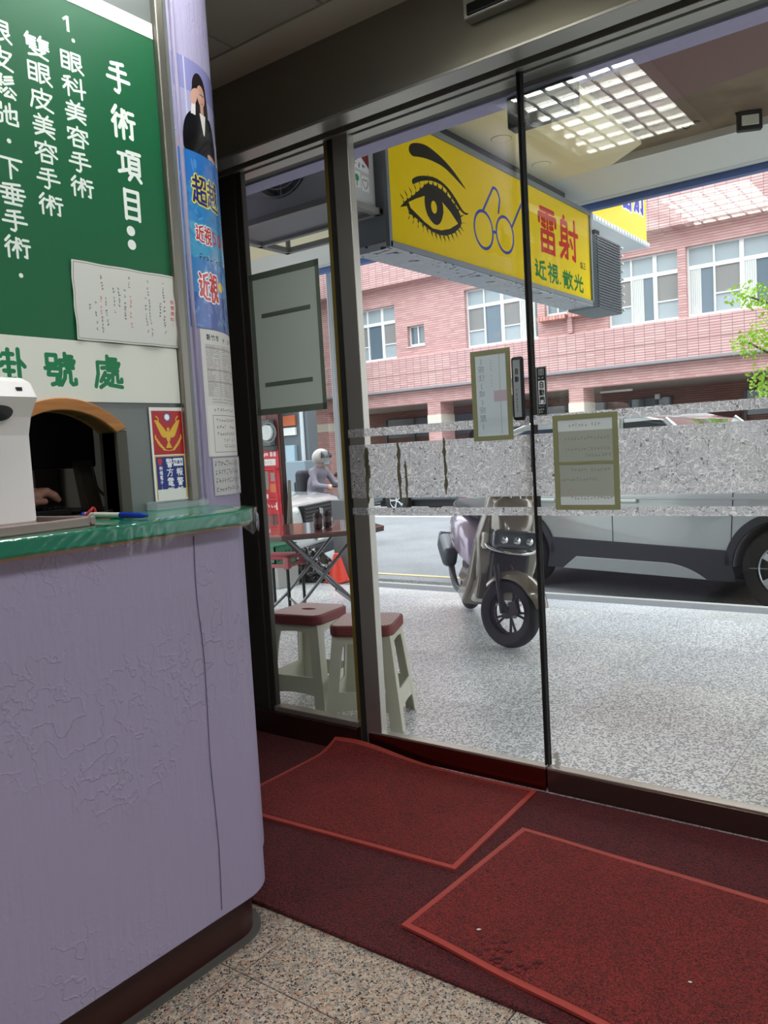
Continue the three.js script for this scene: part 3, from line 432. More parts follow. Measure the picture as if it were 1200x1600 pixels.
// ---------- inside the window: desk things and a hand ----------
{
  const k = thing('keyboard', 'black computer keyboard on the shelf behind the arched window', 'keyboard', [-1.96, 1.079, 1.445], R(3));
  obj('base', rbx(-0.07, 0.07, 0, 0.018, -0.2, 0.13, 0.004), M('#232427', 0.5), k);
  const g = rbx(-0.007, 0.007, 0.018, 0.024, -0.007, 0.007, 0.002, 1); for (let i = 0; i < 6; i++) for (let j = 0; j < 19; j++) { const q = obj('key', g, M0('#1b1c1e'), k); q.position.set(-0.05 + i * 0.018, 0, -0.185 + j * 0.0165); }
  const m = thing('monitor_stand', 'dark slanted monitor stand wrapped in plastic behind the window', 'stand', [-1.93, 1.079, 1.16], R(4));
  obj('foot', rbx(-0.09, 0.09, 0, 0.008, -0.08, 0.08, 0.003), M('#1d1c1b', 0.4), m); obj('neck', side([[-0.02, 0.006], [0.012, 0.006], [-0.02, 0.14], [-0.045, 0.14]], 0.05, 0.004).rotateY(0), M('#4a4138', 0.3), m);
  obj('screen_back', rbx(-0.09, -0.045, 0.12, 0.42, -0.06, 0.3, 0.01), M('#0f0f10', 0.5), m);
  tag(obj('cable', tube([[-1.86, 1.2, 1.2], [-1.84, 1.15, 1.205], [-1.8, 1.115, 1.2], [-1.76, 1.092, 1.21], [-1.745, 1.087, 1.25], [-1.76, 1.084, 1.33], [-1.8, 1.084, 1.42]], 0.0035, 40, 6), MAT.black), 'thin black cable hanging down inside the arched window', 'cable');
  tag(obj('paper_sheet', bx(-2.1, -1.99, 1.0785, 1.0795, 1.02, 1.25).rotateY(0), MAT.paper), 'white sheet of paper lying by the monitor stand', 'paper');
}
tag(obj('added_cabinet', [rbx(-3.9, -2.4, 0, 2.2, 0.965, 1.05, 0.004), ], M('#57504a', 0.6)), 'tall brown grey cabinet added to darken the view through the arched window', 'cabinet');  // unseen piece, added so the view through the arch stays dark
function M0(c) { const k = 'k' + c; return M0[k] ?? (M0[k] = M(c, 0.6)); }

// smooth union of tapered capsules, meshed: bones = [[ax,ay,az,ra],[bx,by,bz,rb], tag]
function flesh(bones, cell, blend, paint) {
  const lo = [1e9, 1e9, 1e9], hi = [-1e9, -1e9, -1e9];
  for (const [a, b] of bones) for (const p of [a, b]) for (let k = 0; k < 3; k++) { lo[k] = Math.min(lo[k], p[k] - p[3] - cell * 3); hi[k] = Math.max(hi[k], p[k] + p[3] + cell * 3); }
  const span = Math.max(...lo.map((v, k) => hi[k] - v)), n = Math.min(150, Math.ceil(span / cell)), mc = new MarchingCubes(n, new THREE.MeshStandardMaterial(), false, false, 400000), f = mc.field;
  const near = (x, y, z) => {
    let d = 1e9, best = 0, bd = 1e9;
    bones.forEach(([a, b], i) => {
      const ex = b[0] - a[0], ey = b[1] - a[1], ez = b[2] - a[2], px = x - a[0], py = y - a[1], pz = z - a[2], t = Math.max(0, Math.min(1, (px * ex + py * ey + pz * ez) / (ex * ex + ey * ey + ez * ez + 1e-12)));
      const q = Math.hypot(px - ex * t, py - ey * t, pz - ez * t) - (a[3] + (b[3] - a[3]) * t); if (q < bd) { bd = q; best = i; }
      const h = Math.max(0, blend - Math.abs(d - q)) / blend; d = Math.min(d, q) - h * h * blend * 0.25;
    });
    return [d, best];
  };
  const at = (i, k) => lo[k] + ((i / n) * 2) * span / 2;
  for (let k = 0; k < n; k++) for (let j = 0; j < n; j++) for (let i = 0; i < n; i++) f[k * n * n + j * n + i] = -near(at(i, 0), at(j, 1), at(k, 2))[0];
  mc.isolation = 0; mc.update();
  const c = mc.count, P = new Float32Array(c * 3), N = mc.normalArray.slice(0, c * 3), C = new Float32Array(c * 3);
  for (let i = 0; i < c; i++) {
    for (let k = 0; k < 3; k++) P[i * 3 + k] = lo[k] + ((mc.positionArray[i * 3 + k] + 1) / 2) * span;
    const col = paint(near(P[i * 3], P[i * 3 + 1], P[i * 3 + 2])[1], P[i * 3], P[i * 3 + 1], P[i * 3 + 2]); C[i * 3] = col.r; C[i * 3 + 1] = col.g; C[i * 3 + 2] = col.b;
  }
  const g = new THREE.BufferGeometry(); g.setAttribute('position', new THREE.BufferAttribute(P, 3)); g.setAttribute('normal', new THREE.BufferAttribute(N, 3)); g.setAttribute('color', new THREE.BufferAttribute(C, 3)); return g;
}
{
  // right hand resting on the keyboard, reaching in from behind the dispenser; fingertips towards the door (-z)
  const b = [], y = 1.126, X = -1.95, Z = 1.34;
  b.push([[X, y + 0.006, Z + 0.3, 0.036], [X, y + 0.004, Z + 0.06, 0.026]]);                    // forearm to wrist
  for (let k = 0; k < 4; k++) b.push([[X - 0.006 + k * 0.004, y + 0.004, Z + 0.055, 0.02], [X - 0.028 + k * 0.019, y + 0.012, Z - 0.018, 0.0125]]);      // palm
  const L = [0.062, 0.072, 0.067, 0.052];
  for (let k = 0; k < 4; k++) { const x = X - 0.03 + k * 0.02, l = L[k]; b.push([[x, y + 0.012, Z - 0.02, 0.0098], [x, y + 0.016, Z - 0.02 - l * 0.45, 0.0088]]); b.push([[x, y + 0.016, Z - 0.02 - l * 0.45, 0.0088], [x, y + 0.006, Z - 0.02 - l * 0.8, 0.008]]); b.push([[x, y + 0.006, Z - 0.02 - l * 0.8, 0.008], [x, y - 0.006, Z - 0.02 - l, 0.007]]); }
  b.push([[X + 0.022, y, Z + 0.04, 0.0145], [X + 0.05, y - 0.002, Z + 0.008, 0.0105]]); b.push([[X + 0.05, y - 0.002, Z + 0.008, 0.0105], [X + 0.052, y - 0.006, Z - 0.022, 0.0085]]);
  const skin = new THREE.Color('#c99383');
  const p = thing('person', 'person whose bare hand rests on the keyboard behind the arched window', 'person');
  obj('hand', flesh(b, 0.0032, 0.012, () => skin), M('#ffffff', 0.5, { vertexColors: true }), p);
  obj('sleeve', [bar([X, y + 0.004, Z + 0.16], [X - 0.02, y + 0.03, Z + 0.46], 0.045, 20, 0.058)], M('#25272e', 0.9), p);
}
// ================= glass front =================
{
  const H = structGroup('door_header');                       // steel casing of the door drive
  obj('fascia_panel', bx(-3.0, 1.7, 2.384, 2.65, 0.135, 0.15), MAT.steelDark, H);
  obj('lower_lip', rbx(-3.0, 1.7, 2.376, 2.386, 0.07, 0.151, 0.002), MAT.steel, H);
  obj('track_recess', bx(-3.0, 1.7, 2.46, 2.65, -0.09, 0.13), MAT.steelDark, H);
  obj('track_strip', rbx(-3.0, 1.7, 2.378, 2.46, -0.008, 0.023, 0.002), MAT.steel, H);
  obj('outer_track_strip', rbx(-3.0, 1.7, 2.376, 2.46, -0.083, -0.022, 0.002), MAT.steel, H);
  obj('outer_casing', bx(-3.0, 1.7, 2.382, 2.46, -0.129, -0.083), M('#4c4a46', 0.6), H);
}
{
  const s = thing('motion_sensor', 'black motion sensor mounted on the steel door header', 'sensor', [-1.15, 2.52, 0.15]);
  obj('housing', rbx(-0.115, 0.115, -0.03, 0.035, 0, 0.045, 0.006, 3), MAT.steel, s); obj('lens', rbx(-0.1, 0.1, -0.024, 0.012, 0.036, 0.05, 0.006, 2), M('#101113', 0.1), s);
  tag(obj('outdoor_sensor', [rbx(-1.3, -1.06, 2.27, 2.374, -0.2, -0.14, 0.006)], M('#22252a', 0.35)), 'flat black box under the lavender lintel outside, above the gap between the door leaves', 'sensor');
}
struct('wall_front', [bx(-4.2, -2.72, 0, 2.75, -0.22, -0.04), bx(0.9, 1.8, 0, 2.75, -0.22, 0), bx(-4.2, 1.8, 2.46, 3.3, -0.221, -0.129)], MAT.lavenderFlat);
struct('trim_4', bx(-4.2, 1.8, 2.375, 2.47, -0.221, -0.131), MAT.lavenderFlat);      // lavender lintel over the door
// side panel
{
  const p = thing('fixed_window', 'narrow fixed glass side panel in a dark steel frame beside the sliding doors', 'window');
  obj('jamb', [rbx(-2.9, -2.485, 0, 2.38, -0.03, 0.012, 0.004), rbx(-2.73, -2.69, 0, 2.38, -0.225, -0.03, 0.004), rbx(-2.485, -2.452, 0.1, 2.38, -0.024, 0.004, 0.003)], M('#3d3a34', 0.55, { metalness: 0.4 }), p);
  obj('bottom_rail', [rbx(-2.6, -1.99, 0, 0.105, -0.05, 0.035, 0.003)], M('#2c1411', 0.3), p);
  obj('glazing_bead', [rbx(-2.45, -1.99, 0.105, 0.128, -0.03, 0.02, 0.003)], MAT.steel, p);
  obj('pane', bx(-2.455, -2.0, 0.115, 2.378, -0.008, -0.002), MAT.glass, p);
  obj('brush_strip', [rbx(-2.005, -1.984, 0.02, 2.405, -0.045, 0.001, 0.004)], M('#857232', 0.45, { metalness: 0.3 }), p);
  obj('rubber_seal', bx(-1.983, -1.958, 0.02, 2.4, -0.05, 0.005), MAT.rubber, p);
}
// patterned frosted film with bare worm-like lines
const wormTex = dtex(1024, 0.46, (u, v) => {
  const n = fbm(u * 40, v * 40, 40, 2, 88), m = fbm(u * 36 + 3, v * 36, 36, 2, 95), a = Math.abs(n - 0.5) < 0.046, b = Math.abs(m - 0.5) < 0.02;
  return a ? [1, 1, 1, 1] : b ? [0.5, 0.5, 0.52, 0.7] : [0.84, 0.845, 0.86, 0.95];
});
const filmMat = M('#ffffff', 1, { map: wormTex, transmission: 0.8, thickness: 0, transparent: true, ...two });
const olive = M('#a3a478', 0.95, { transmission: 0.45, thickness: 0, ...two }), residue = M('#5e5a44', 0.8);
function leaf(name, x0, x1, label, stileLeft, railColor) {
  const p = thing(name, label, 'door', [0, 0, 0], 0, 'sliding glass door leaves');
  const gx0 = stileLeft ? x0 + 0.075 : x0 + 0.005, gx1 = stileLeft ? x1 - 0.0045 : x1 - 0.075;
  obj('stile', stileLeft ? rbx(x0, x0 + 0.075, 0.012, 2.4, -0.032, 0.006, 0.003) : rbx(x1 - 0.075, x1, 0.012, 2.4, -0.032, 0.006, 0.003), MAT.steel, p);
  obj('pane', bx(gx0, gx1, 0.09, 2.39, -0.016, -0.008), MAT.glass, p);
  obj('bottom_rail', rbx(stileLeft ? x0 + 0.01 : x0, x1, 0.012, 0.088, -0.036, 0.008, 0.002), M(railColor, 0.22, { metalness: 0.85 }), p);
  obj('rail_cap', rbx(stileLeft ? x0 + 0.02 : x0, x1, 0.088, 0.097, -0.03, 0.007, 0.002), MAT.steel, p);
  obj('edge_gasket', bx(stileLeft ? x1 - 0.0045 : x0, stileLeft ? x1 : x0 + 0.005, 0.1, 2.4, -0.022, 0.0), MAT.rubber, p);
  const fx0 = stileLeft ? x0 - 0.003 : gx0, f = (y0, y1) => uvm(sheetZ(fx0, gx1, y0, y1, 0.0075));
  obj('frosted_band', f(1.022, 1.226), filmMat, p); obj('frosted_strip', f(1.256, 1.287), filmMat, p); obj('frosted_strip', f(0.957, 0.985), filmMat, p);
  return p;
}
const leafL = leaf('sliding_door', -1.957, -1.187, 'sliding glass door leaf hung beside the narrow fixed panel, with a steel stile', true, '#6b2a22');
const leafR = leaf('sliding_door', -1.181, -0.36, 'sliding glass door leaf away from the fixed panel, with a taped sheet over its frosted band', false, '#6a5650');
{
  // torn glue marks left on the frosted band of the first leaf
  const streak = (x, y0, y1, w) => { const a = [], n = 12; for (let i = 0; i <= n; i++) a.push([x + w * (0.5 + rnd(-0.35, 0.35)) * Math.min(1, Math.min(i, n - i) / 1.5 + 0.15), y0 + ((y1 - y0) * i) / n]); for (let i = n; i >= 0; i--) a.push([x - w * (0.5 + rnd(-0.35, 0.35)) * Math.min(1, Math.min(i, n - i) / 1.5 + 0.15), y0 + ((y1 - y0) * i) / n]); return ext(shape(a), 0.0006).translate(0, 0, 0.0082); };
  for (const [x, y0, y1, w] of [[-1.727, 1.0, 1.24, 0.014], [-1.697, 1.0, 1.165, 0.01], [-1.527, 1.03, 1.235, 0.012], [-1.879, 1.0, 1.22, 0.012], [-1.872, 1.09, 1.215, 0.014]]) obj('glue_mark', streak(x, y0, y1, w), residue, leafL);
  obj('glue_mark', streak(-1.142, 0.1, 0.16, 0.02).clone(), M('#cfcfca', 0.8), leafR);
}
// fixed glass on the other side
{
  const p = thing('fixed_window', 'fixed glass side panel at the end away from the counter', 'window');
  obj('jamb', [rbx(-0.355, -0.3, 0, 2.4, -0.06, 0.03, 0.003), rbx(0.84, 0.92, 0, 2.38, -0.06, 0.03, 0.003)], MAT.steel, p);
  obj('bottom_rail', rbx(-0.3, 0.84, 0, 0.11, -0.05, 0.03, 0.003), MAT.steelDark, p); obj('pane', bx(-0.3, 0.84, 0.11, 2.38, -0.006, 0.002), MAT.glass, p);
}
// papers on the glass, their backs towards the room
{
  const g = thing('glass_poster', 'large pale green sheet with taped edges on the narrow glass panel', 'poster');
  const M1 = M('#c3cfc4', 1, { transmission: 0.3, thickness: 0, ...two }), T = M('#7c8a78', 1, { transmission: 0.2, thickness: 0, ...two });
  const x0 = -2.447, x1 = -2.063, y0 = 1.375, y1 = 1.957, z = 0.0005;
  obj('sheet', sheetZ(x0, x1, y0, y1, z), M1, g);
  for (const [a, b, c, d] of [[x0, x1, y1 - 0.026, y1], [x0, x1, y0, y0 + 0.026], [x0, x0 + 0.02, y0, y1], [x1 - 0.02, x1, y0, y1]]) obj('edge_tape', bx(a, b, c, d, z + 0.0004, z + 0.0012), T, g);
  obj('tape_bar', bx(x0 + 0.06, x1 - 0.055, 1.772, 1.79, z + 0.0004, z + 0.0012), T, g); obj('tape_bar', bx(x0 + 0.055, x1 - 0.065, 1.49, 1.508, z + 0.0004, z + 0.0012), T, g);
}
function notice(name, label, x0, x1, y0, y1, tex, bars) {
  const g = thing(name, label, 'notice'), z = 0.0095;
  obj('sheet', sheetZ(x0 + 0.012, x1 - 0.012, y0 + 0.012, y1 - 0.012, z), M('#ffffff', 0.96, { map: tex, transmission: 0.35, thickness: 0, ...two }), g);
  for (const [a, b, c, d] of [[x0, x1, y1 - 0.016, y1], [x0, x1, y0, y0 + 0.016], [x0, x0 + 0.018, y0 + 0.016, y1 - 0.016], [x1 - 0.018, x1, y0 + 0.016, y1 - 0.016], ...bars]) obj('edge_tape', bx(a, b, c, d, z + 0.0004, z + 0.0012), olive, g);
}
notice('taped_notice', 'narrow notice framed in olive tape on the glass beside the black push switch', -1.402, -1.25, 1.213, 1.517, canvas(256, 560, (c, w, h) => {
  c.fillStyle = '#c6d2d6'; c.fillRect(0, 0, w, h); c.save(); c.translate(w, 0); c.scale(-1, 1); c.strokeStyle = '#9aa3a8'; c.lineWidth = 2; c.strokeRect(60, 10, 2, h - 30); c.fillStyle = '#b9a9b4'; c.fillRect(14, 250, 96, 74);
  column(c, '(按住)或(按壓)', 178, 22, 46, 46, 55, 4.5, '#96a2a9'); fineV(c, 120, 40, 230, 14, '#a2acb2'); c.restore();
}), []);
notice('taped_notice', 'grey paper notice framed in olive tape over the frosted band of the door', -1.109, -0.893, 0.976, 1.28, canvas(400, 560, (c, w, h) => {
  c.fillStyle = '#a7ab9f'; c.fillRect(0, 0, w, h); c.fillStyle = '#ccd3d2'; c.fillRect(0, 0, w, 80); c.fillRect(0, h - 60, w, 60); for (const [y, a, b] of [[36, 90, 330], [120, 60, 390], [190, 60, 390], [230, 200, 380], [320, 100, 380], [380, 20, 300], [500, 90, 390]]) fine(c, a, b, y, 18, '#7f837b'); c.strokeStyle = '#b58a80'; c.beginPath(); c.arc(90, 470, 18, 0, 7); c.stroke();
}), [[-1.091, -0.911, 1.121, 1.131]]);
{
  const t = thing('push_switch', 'black rounded push switch with a grey touch plate on the sliding door', 'switch');
  obj('casing', rbx(-1.241, -1.199, 1.274, 1.482, 0.0085, 0.03, 0.01, 3), MAT.black, t);
  const tex = canvas(140, 800, (c, w, h) => { c.fillStyle = '#8f9496'; c.fillRect(0, 0, w, h); column(c, '自動', 36, 120, 70, 80, 110, 12, '#15161a'); fineV(c, 50, 410, 760, 34, '#1d1e22'); });
  obj('touch_plate', uvPlate(-1.232, -1.206, 1.285, 1.471, 0.0306), M('#ffffff', 0.4, { map: tex }), t);
  const tex2 = canvas(220, 940, (c, w, h) => { c.fillStyle = '#101113'; c.fillRect(0, 0, w, h); c.strokeStyle = '#d8dadc'; c.lineWidth = 6; c.strokeRect(14, 14, w - 28, h - 28); c.strokeRect(60, 50, 100, 110); c.strokeRect(84, 74, 52, 60); c.beginPath(); c.moveTo(110, 50); c.lineTo(110, 160); c.stroke(); fine(c, 50, 180, 190, 44, '#d8dadc', 1.6); c.fillStyle = '#d8dadc'; c.fillRect(44, 270, 132, 450); column(c, '自動門', 58, 284, 104, 128, 146, 18, '#101113'); fine(c, 40, 190, 745, 26, '#d8dadc'); fine(c, 40, 190, 800, 40, '#d8dadc', 1); fine(c, 40, 190, 856, 40, '#d8dadc', 1); });
  tag(obj('door_sticker', sheetZ(-1.161, -1.123, 1.284, 1.442, 0.0095), M('#ffffff', 0.4, { map: tex2, ...two })), 'black sticker with white characters on the door edge next to the push switch', 'sticker');
}
function uvPlate(x0, x1, y0, y1, z) { return sheetZ(x0, x1, y0, y1, z); }

// ---------- carpets ----------
const coilDark = coil(104, 25, 31, 0.35), coilRed = coil(138, 37, 33, 0.48);
{
  const carpetMat = M('#ffffff', 0.95, { map: coilDark, bumpMap: coilBump, bumpScale: 0.006 });
  tag(obj('entrance_carpet', [plan([[-2.6, 0.04], [-1.96, 0.04], [-1.96, 0.011], [-0.37, 0.011], [-0.37, 0.04], [1.6, 0.04], [1.6, 1.008], [-1.73, 1.008], [-1.73, 0.88], [-2.6, 0.88]], 0, 0.011, 0.003, 1)], carpetMat), 'dark red coil carpet laid along the whole glass front', 'carpet');
  tag(obj('outdoor_carpet_strip', [rbx(-1.95, 1.2, 0.0, 0.012, -0.17, -0.065, 0.004, 1)], M('#ffffff', 0.95, { map: coilDark, bumpMap: coilBump, bumpScale: 0.006 })), 'narrow dark red carpet strip outside the door along the threshold', 'carpet');
  const rug = M('#ffffff', 0.95, { map: coilRed, bumpMap: coilBump, bumpScale: 0.007 }), rim = M('#9c352c', 0.6);
  function mat(label, c, curl) {                         // corners: back left, back right, front right, front left
    const t = thing('door_mat', label, 'door mat', [0, 0, 0], 0, 'red door mats lying on the carpet');
    const q = (u, v) => { const a = c[0], b = c[1], d = c[2], e = c[3], x = (a[0] * (1 - u) + b[0] * u) * (1 - v) + (e[0] * (1 - u) + d[0] * u) * v, z = (a[1] * (1 - u) + b[1] * u) * (1 - v) + (e[1] * (1 - u) + d[1] * u) * v; const k = curl(u, v); return [x, 0.0115 + k, z]; };
    const grid = (u0, u1, v0, v1, nu, nv, th) => {
      const pos = [], uv = [], idx = [];
      for (const top of [1, 0]) for (let j = 0; j <= nv; j++) for (let i = 0; i <= nu; i++) { const p = q(u0 + ((u1 - u0) * i) / nu, v0 + ((v1 - v0) * j) / nv); pos.push(p[0], p[1] + (top ? th : 0), p[2]); uv.push(p[0], -p[2]); }
      const s = (nu + 1) * (nv + 1), id = (i, j) => j * (nu + 1) + i;
      for (let j = 0; j < nv; j++) for (let i = 0; i < nu; i++) { const a = id(i, j), b = id(i + 1, j), cc = id(i, j + 1), d = id(i + 1, j + 1); idx.push(a, cc, b, b, cc, d, s + a, s + b, s + cc, s + b, s + d, s + cc); }
      const edge = (a, b) => idx.push(a, b, s + a, b, s + b, s + a);
      for (let i = 0; i < nu; i++) { edge(id(i + 1, 0), id(i, 0)); edge(id(i, nv), id(i + 1, nv)); } for (let j = 0; j < nv; j++) { edge(id(0, j), id(0, j + 1)); edge(id(nu, j + 1), id(nu, j)); }
      const g = new THREE.BufferGeometry(); g.setAttribute('position', new THREE.Float32BufferAttribute(pos, 3)); g.setAttribute('uv', new THREE.Float32BufferAttribute(uv, 2)); g.setIndex(idx); const h = toCreasedNormals(g, 0.6); return h;
    };
    const eu = 0.02, ev = 0.03; obj('pile', grid(eu, 1 - eu, ev, 1 - ev, 40, 30, 0.009), rug, t);
    obj('border', [grid(0, 1, 0, ev, 40, 2, 0.0075), grid(0, 1, 1 - ev, 1, 40, 2, 0.0075), grid(0, eu, ev, 1 - ev, 2, 30, 0.0075), grid(1 - eu, 1, ev, 1 - ev, 2, 30, 0.0075)], rim, t);
    return t;
  }
  mat('red door mat pushed up against the sliding door, its back edge curling', [[-2.1, 0.035], [-1.21, 0.03], [-1.183, 0.608], [-2.1, 0.655]], (u, v) => 0.045 * Math.max(0, 1 - v / 0.22) ** 2 * Math.exp(-(((u - 0.12) / 0.28) ** 2)));
  mat('red door mat lying in front of the other leaf, with a worn dented front edge', [[-1.131, 0.296], [-0.23, 0.352], [-0.26, 1.03], [-1.159, 0.905]], (u, v) => 0.002 * Math.sin(u * 14) * (v > 0.8 ? 1 : 0.3) + 0.002);
  { const t = scene.getObjectByName('door_mat_001'), tg = [0, 1, 2].map((k) => new THREE.IcosahedronGeometry(0.0035 + 0.0015 * k, 1).scale(1.5, 0.4, 1)), tm = M('#54141a', 0.95); for (let i = 0; i < 70; i++) { const f = i < 50 ? rnd(0.06, 0.4) : 0, s2 = i < 50 ? rnd(0, 0.1) * rnd(0.2, 1) : rnd(0, 0.48), q = obj('loose_tuft', tg[i % 3], tm, t); q.position.set(i < 50 ? -1.12 + f * 0.8 : -1.1 + rnd(0, 0.1), 0.0225, i < 50 ? 0.885 + f * 0.1 - s2 : 0.86 - s2); q.rotation.y = rnd(0, 3); } }
  const scrap = (x, z, s, a) => tag(obj('paper_scrap', new THREE.IcosahedronGeometry(s, 1).scale(1.4, 0.4, 0.8).rotateY(a).translate(x, 0.026, z), M0('#d9d4cb')), s > 0.0035 ? 'larger white scrap near the front edge of the red mat' : 'tiny white scrap on the red mat, away from its worn front edge', 'litter');
  scrap(-0.98, 0.83, 0.0042, 0.7); scrap(-0.50, 0.76, 0.0032, 0.2);
}
// ================= arcade outside =================
{
  const F = structGroup('floor_outside');
  obj('slab_bed', bx(-12, 6, -0.25, -0.006, -3.38, -0.0), M('#73767a', 0.9), F);
  const mats = [0, 1, 2].map((k) => M(['#ffffff', '#f2f3f5', '#f8f7f4'][k], 0.3, { map: (() => { const t = terrazzo.clone(); t.offset.set(k * 0.31, k * 0.47); return t; })() }));
  const g = rbx(-0.3592, 0.3592, -0.006, 0, -0.3592, 0.3592, 0.0006, 1);
  for (let i = -15; i < 8; i++) for (let j = 0; j < 5; j++) { const t = obj('paving_slab', g, mats[(i * 2 + j * 5 + 60) % 3], F); t.position.set(-1.07 + i * 0.72, 0, -0.36 - j * 0.72 + (j === 4 ? 0.22 : 0)); if (j === 4) t.scale.z = 0.38; }
  obj('kerb', rbx(-12, 6, -0.22, 0.0, -3.42, -3.36, 0.01, 2), M('#b3b4b2', 0.8), F);
}
// arcade ceiling: cream boards, a brown stripped part, the white edge beam and the blue gutter
{
  const C = structGroup('ceiling_outside');
  const stain = dtex(512, 2.2, (u, v) => { const n = fbm(u * 6, v * 6, 6, 5, 130), m = fbm(u * 14, v * 14, 14, 3, 133); return mixc(rgb(128, 112, 88), rgb(104, 86, 66), THREE.MathUtils.smoothstep(n, 0.35, 0.65)).map((x) => x * (0.85 + 0.3 * m)); });
  const cream = M('#e6dcb6', 0.5), beam = M('#d6d7d0', 0.6), brown = M('#ffffff', 0.85, { map: stain }), maroon = M('#6b4640', 0.5);
  obj('cream_board', plan([[-6, -0.22], [-1.56, -0.22], [-1.56, -1.4], [-1.591, -2.42], [-1.86, -2.645], [-6, -2.645]], 2.9, 2.915), cream, C);
  obj('maroon_board', plan([[-1.56, -0.22], [4, -0.22], [4, -1.9], [-0.82, -1.95], [-1.29, -2.02], [-1.56, -2.2]], 2.935, 2.95), maroon, C);
  obj('brown_board', plan([[-2.2, -1.9], [4, -1.85], [4, -2.66], [-2.2, -2.66]], 2.945, 2.96), brown, C);
  obj('edge_beam', [bx(-8, 5, 2.9, 3.3, -3.25, -2.642)], beam, C);
  obj('beam_joint', bx(-8, 5, 2.902, 3.3, -3.262, -3.25), MAT.dark, C);
  obj('outer_lip', bx(-8, 5, 2.905, 3.3, -3.34, -3.262), beam, C);
  obj('blue_gutter', bx(-8, 5, 2.865, 3.2, -3.42, -3.36), M('#5870a6', 0.5), C);
  obj('slab', bx(-8, 5, 2.965, 3.4, -3.36, -0.13), M('#8d8a84', 0.9), C);
  struct('wall_upper', bx(-8, 5, 3.3, 9, -3.35, 0.3), M('#b9b2a6', 0.85));
  for (const [x, z, l] of [[-2.153, -1.748, 'round blanked downlight in the cream ceiling, nearer the glass door'], [-2.17, -2.301, 'round blanked downlight in the cream ceiling, nearer the street']]) { const d = thing('downlight', l, 'light', [x, 2.9, z], 0, 'downlights in the arcade ceiling'); obj('ring', new THREE.TorusGeometry(0.056, 0.0022, 8, 32).rotateX(Math.PI / 2), M0('#8a8468'), d); obj('cover', new THREE.CylinderGeometry(0.055, 0.055, 0.004, 32), cream, d); }
  tag(obj('loose_wire', tube([[-1.36, 2.935, -2.42], [-1.32, 2.9, -2.38], [-1.26, 2.9, -2.3], [-1.22, 2.88, -2.26]], 0.003, 20, 5), MAT.black), 'short black wire end hanging from the brown ceiling', 'wire');
  const fl = thing('floodlight', 'small square black floodlight hanging under the edge of the brown ceiling', 'floodlight', [-1.02, 2.86, -2.5], R(25));
  obj('case', rbx(-0.065, 0.065, -0.02, 0.085, -0.02, 0.02, 0.008, 2), MAT.black, fl); obj('lens', rbx(-0.045, 0.045, 0.005, 0.06, 0.017, 0.024, 0.003), M('#c9cdb8', 0.15), fl); obj('bracket', tube([[-0.06, 0.06, 0], [-0.07, 0.12, 0.0], [0, 0.13, 0], [0.06, 0.1, 0]], 0.005, 16, 6), MAT.black, fl);
}
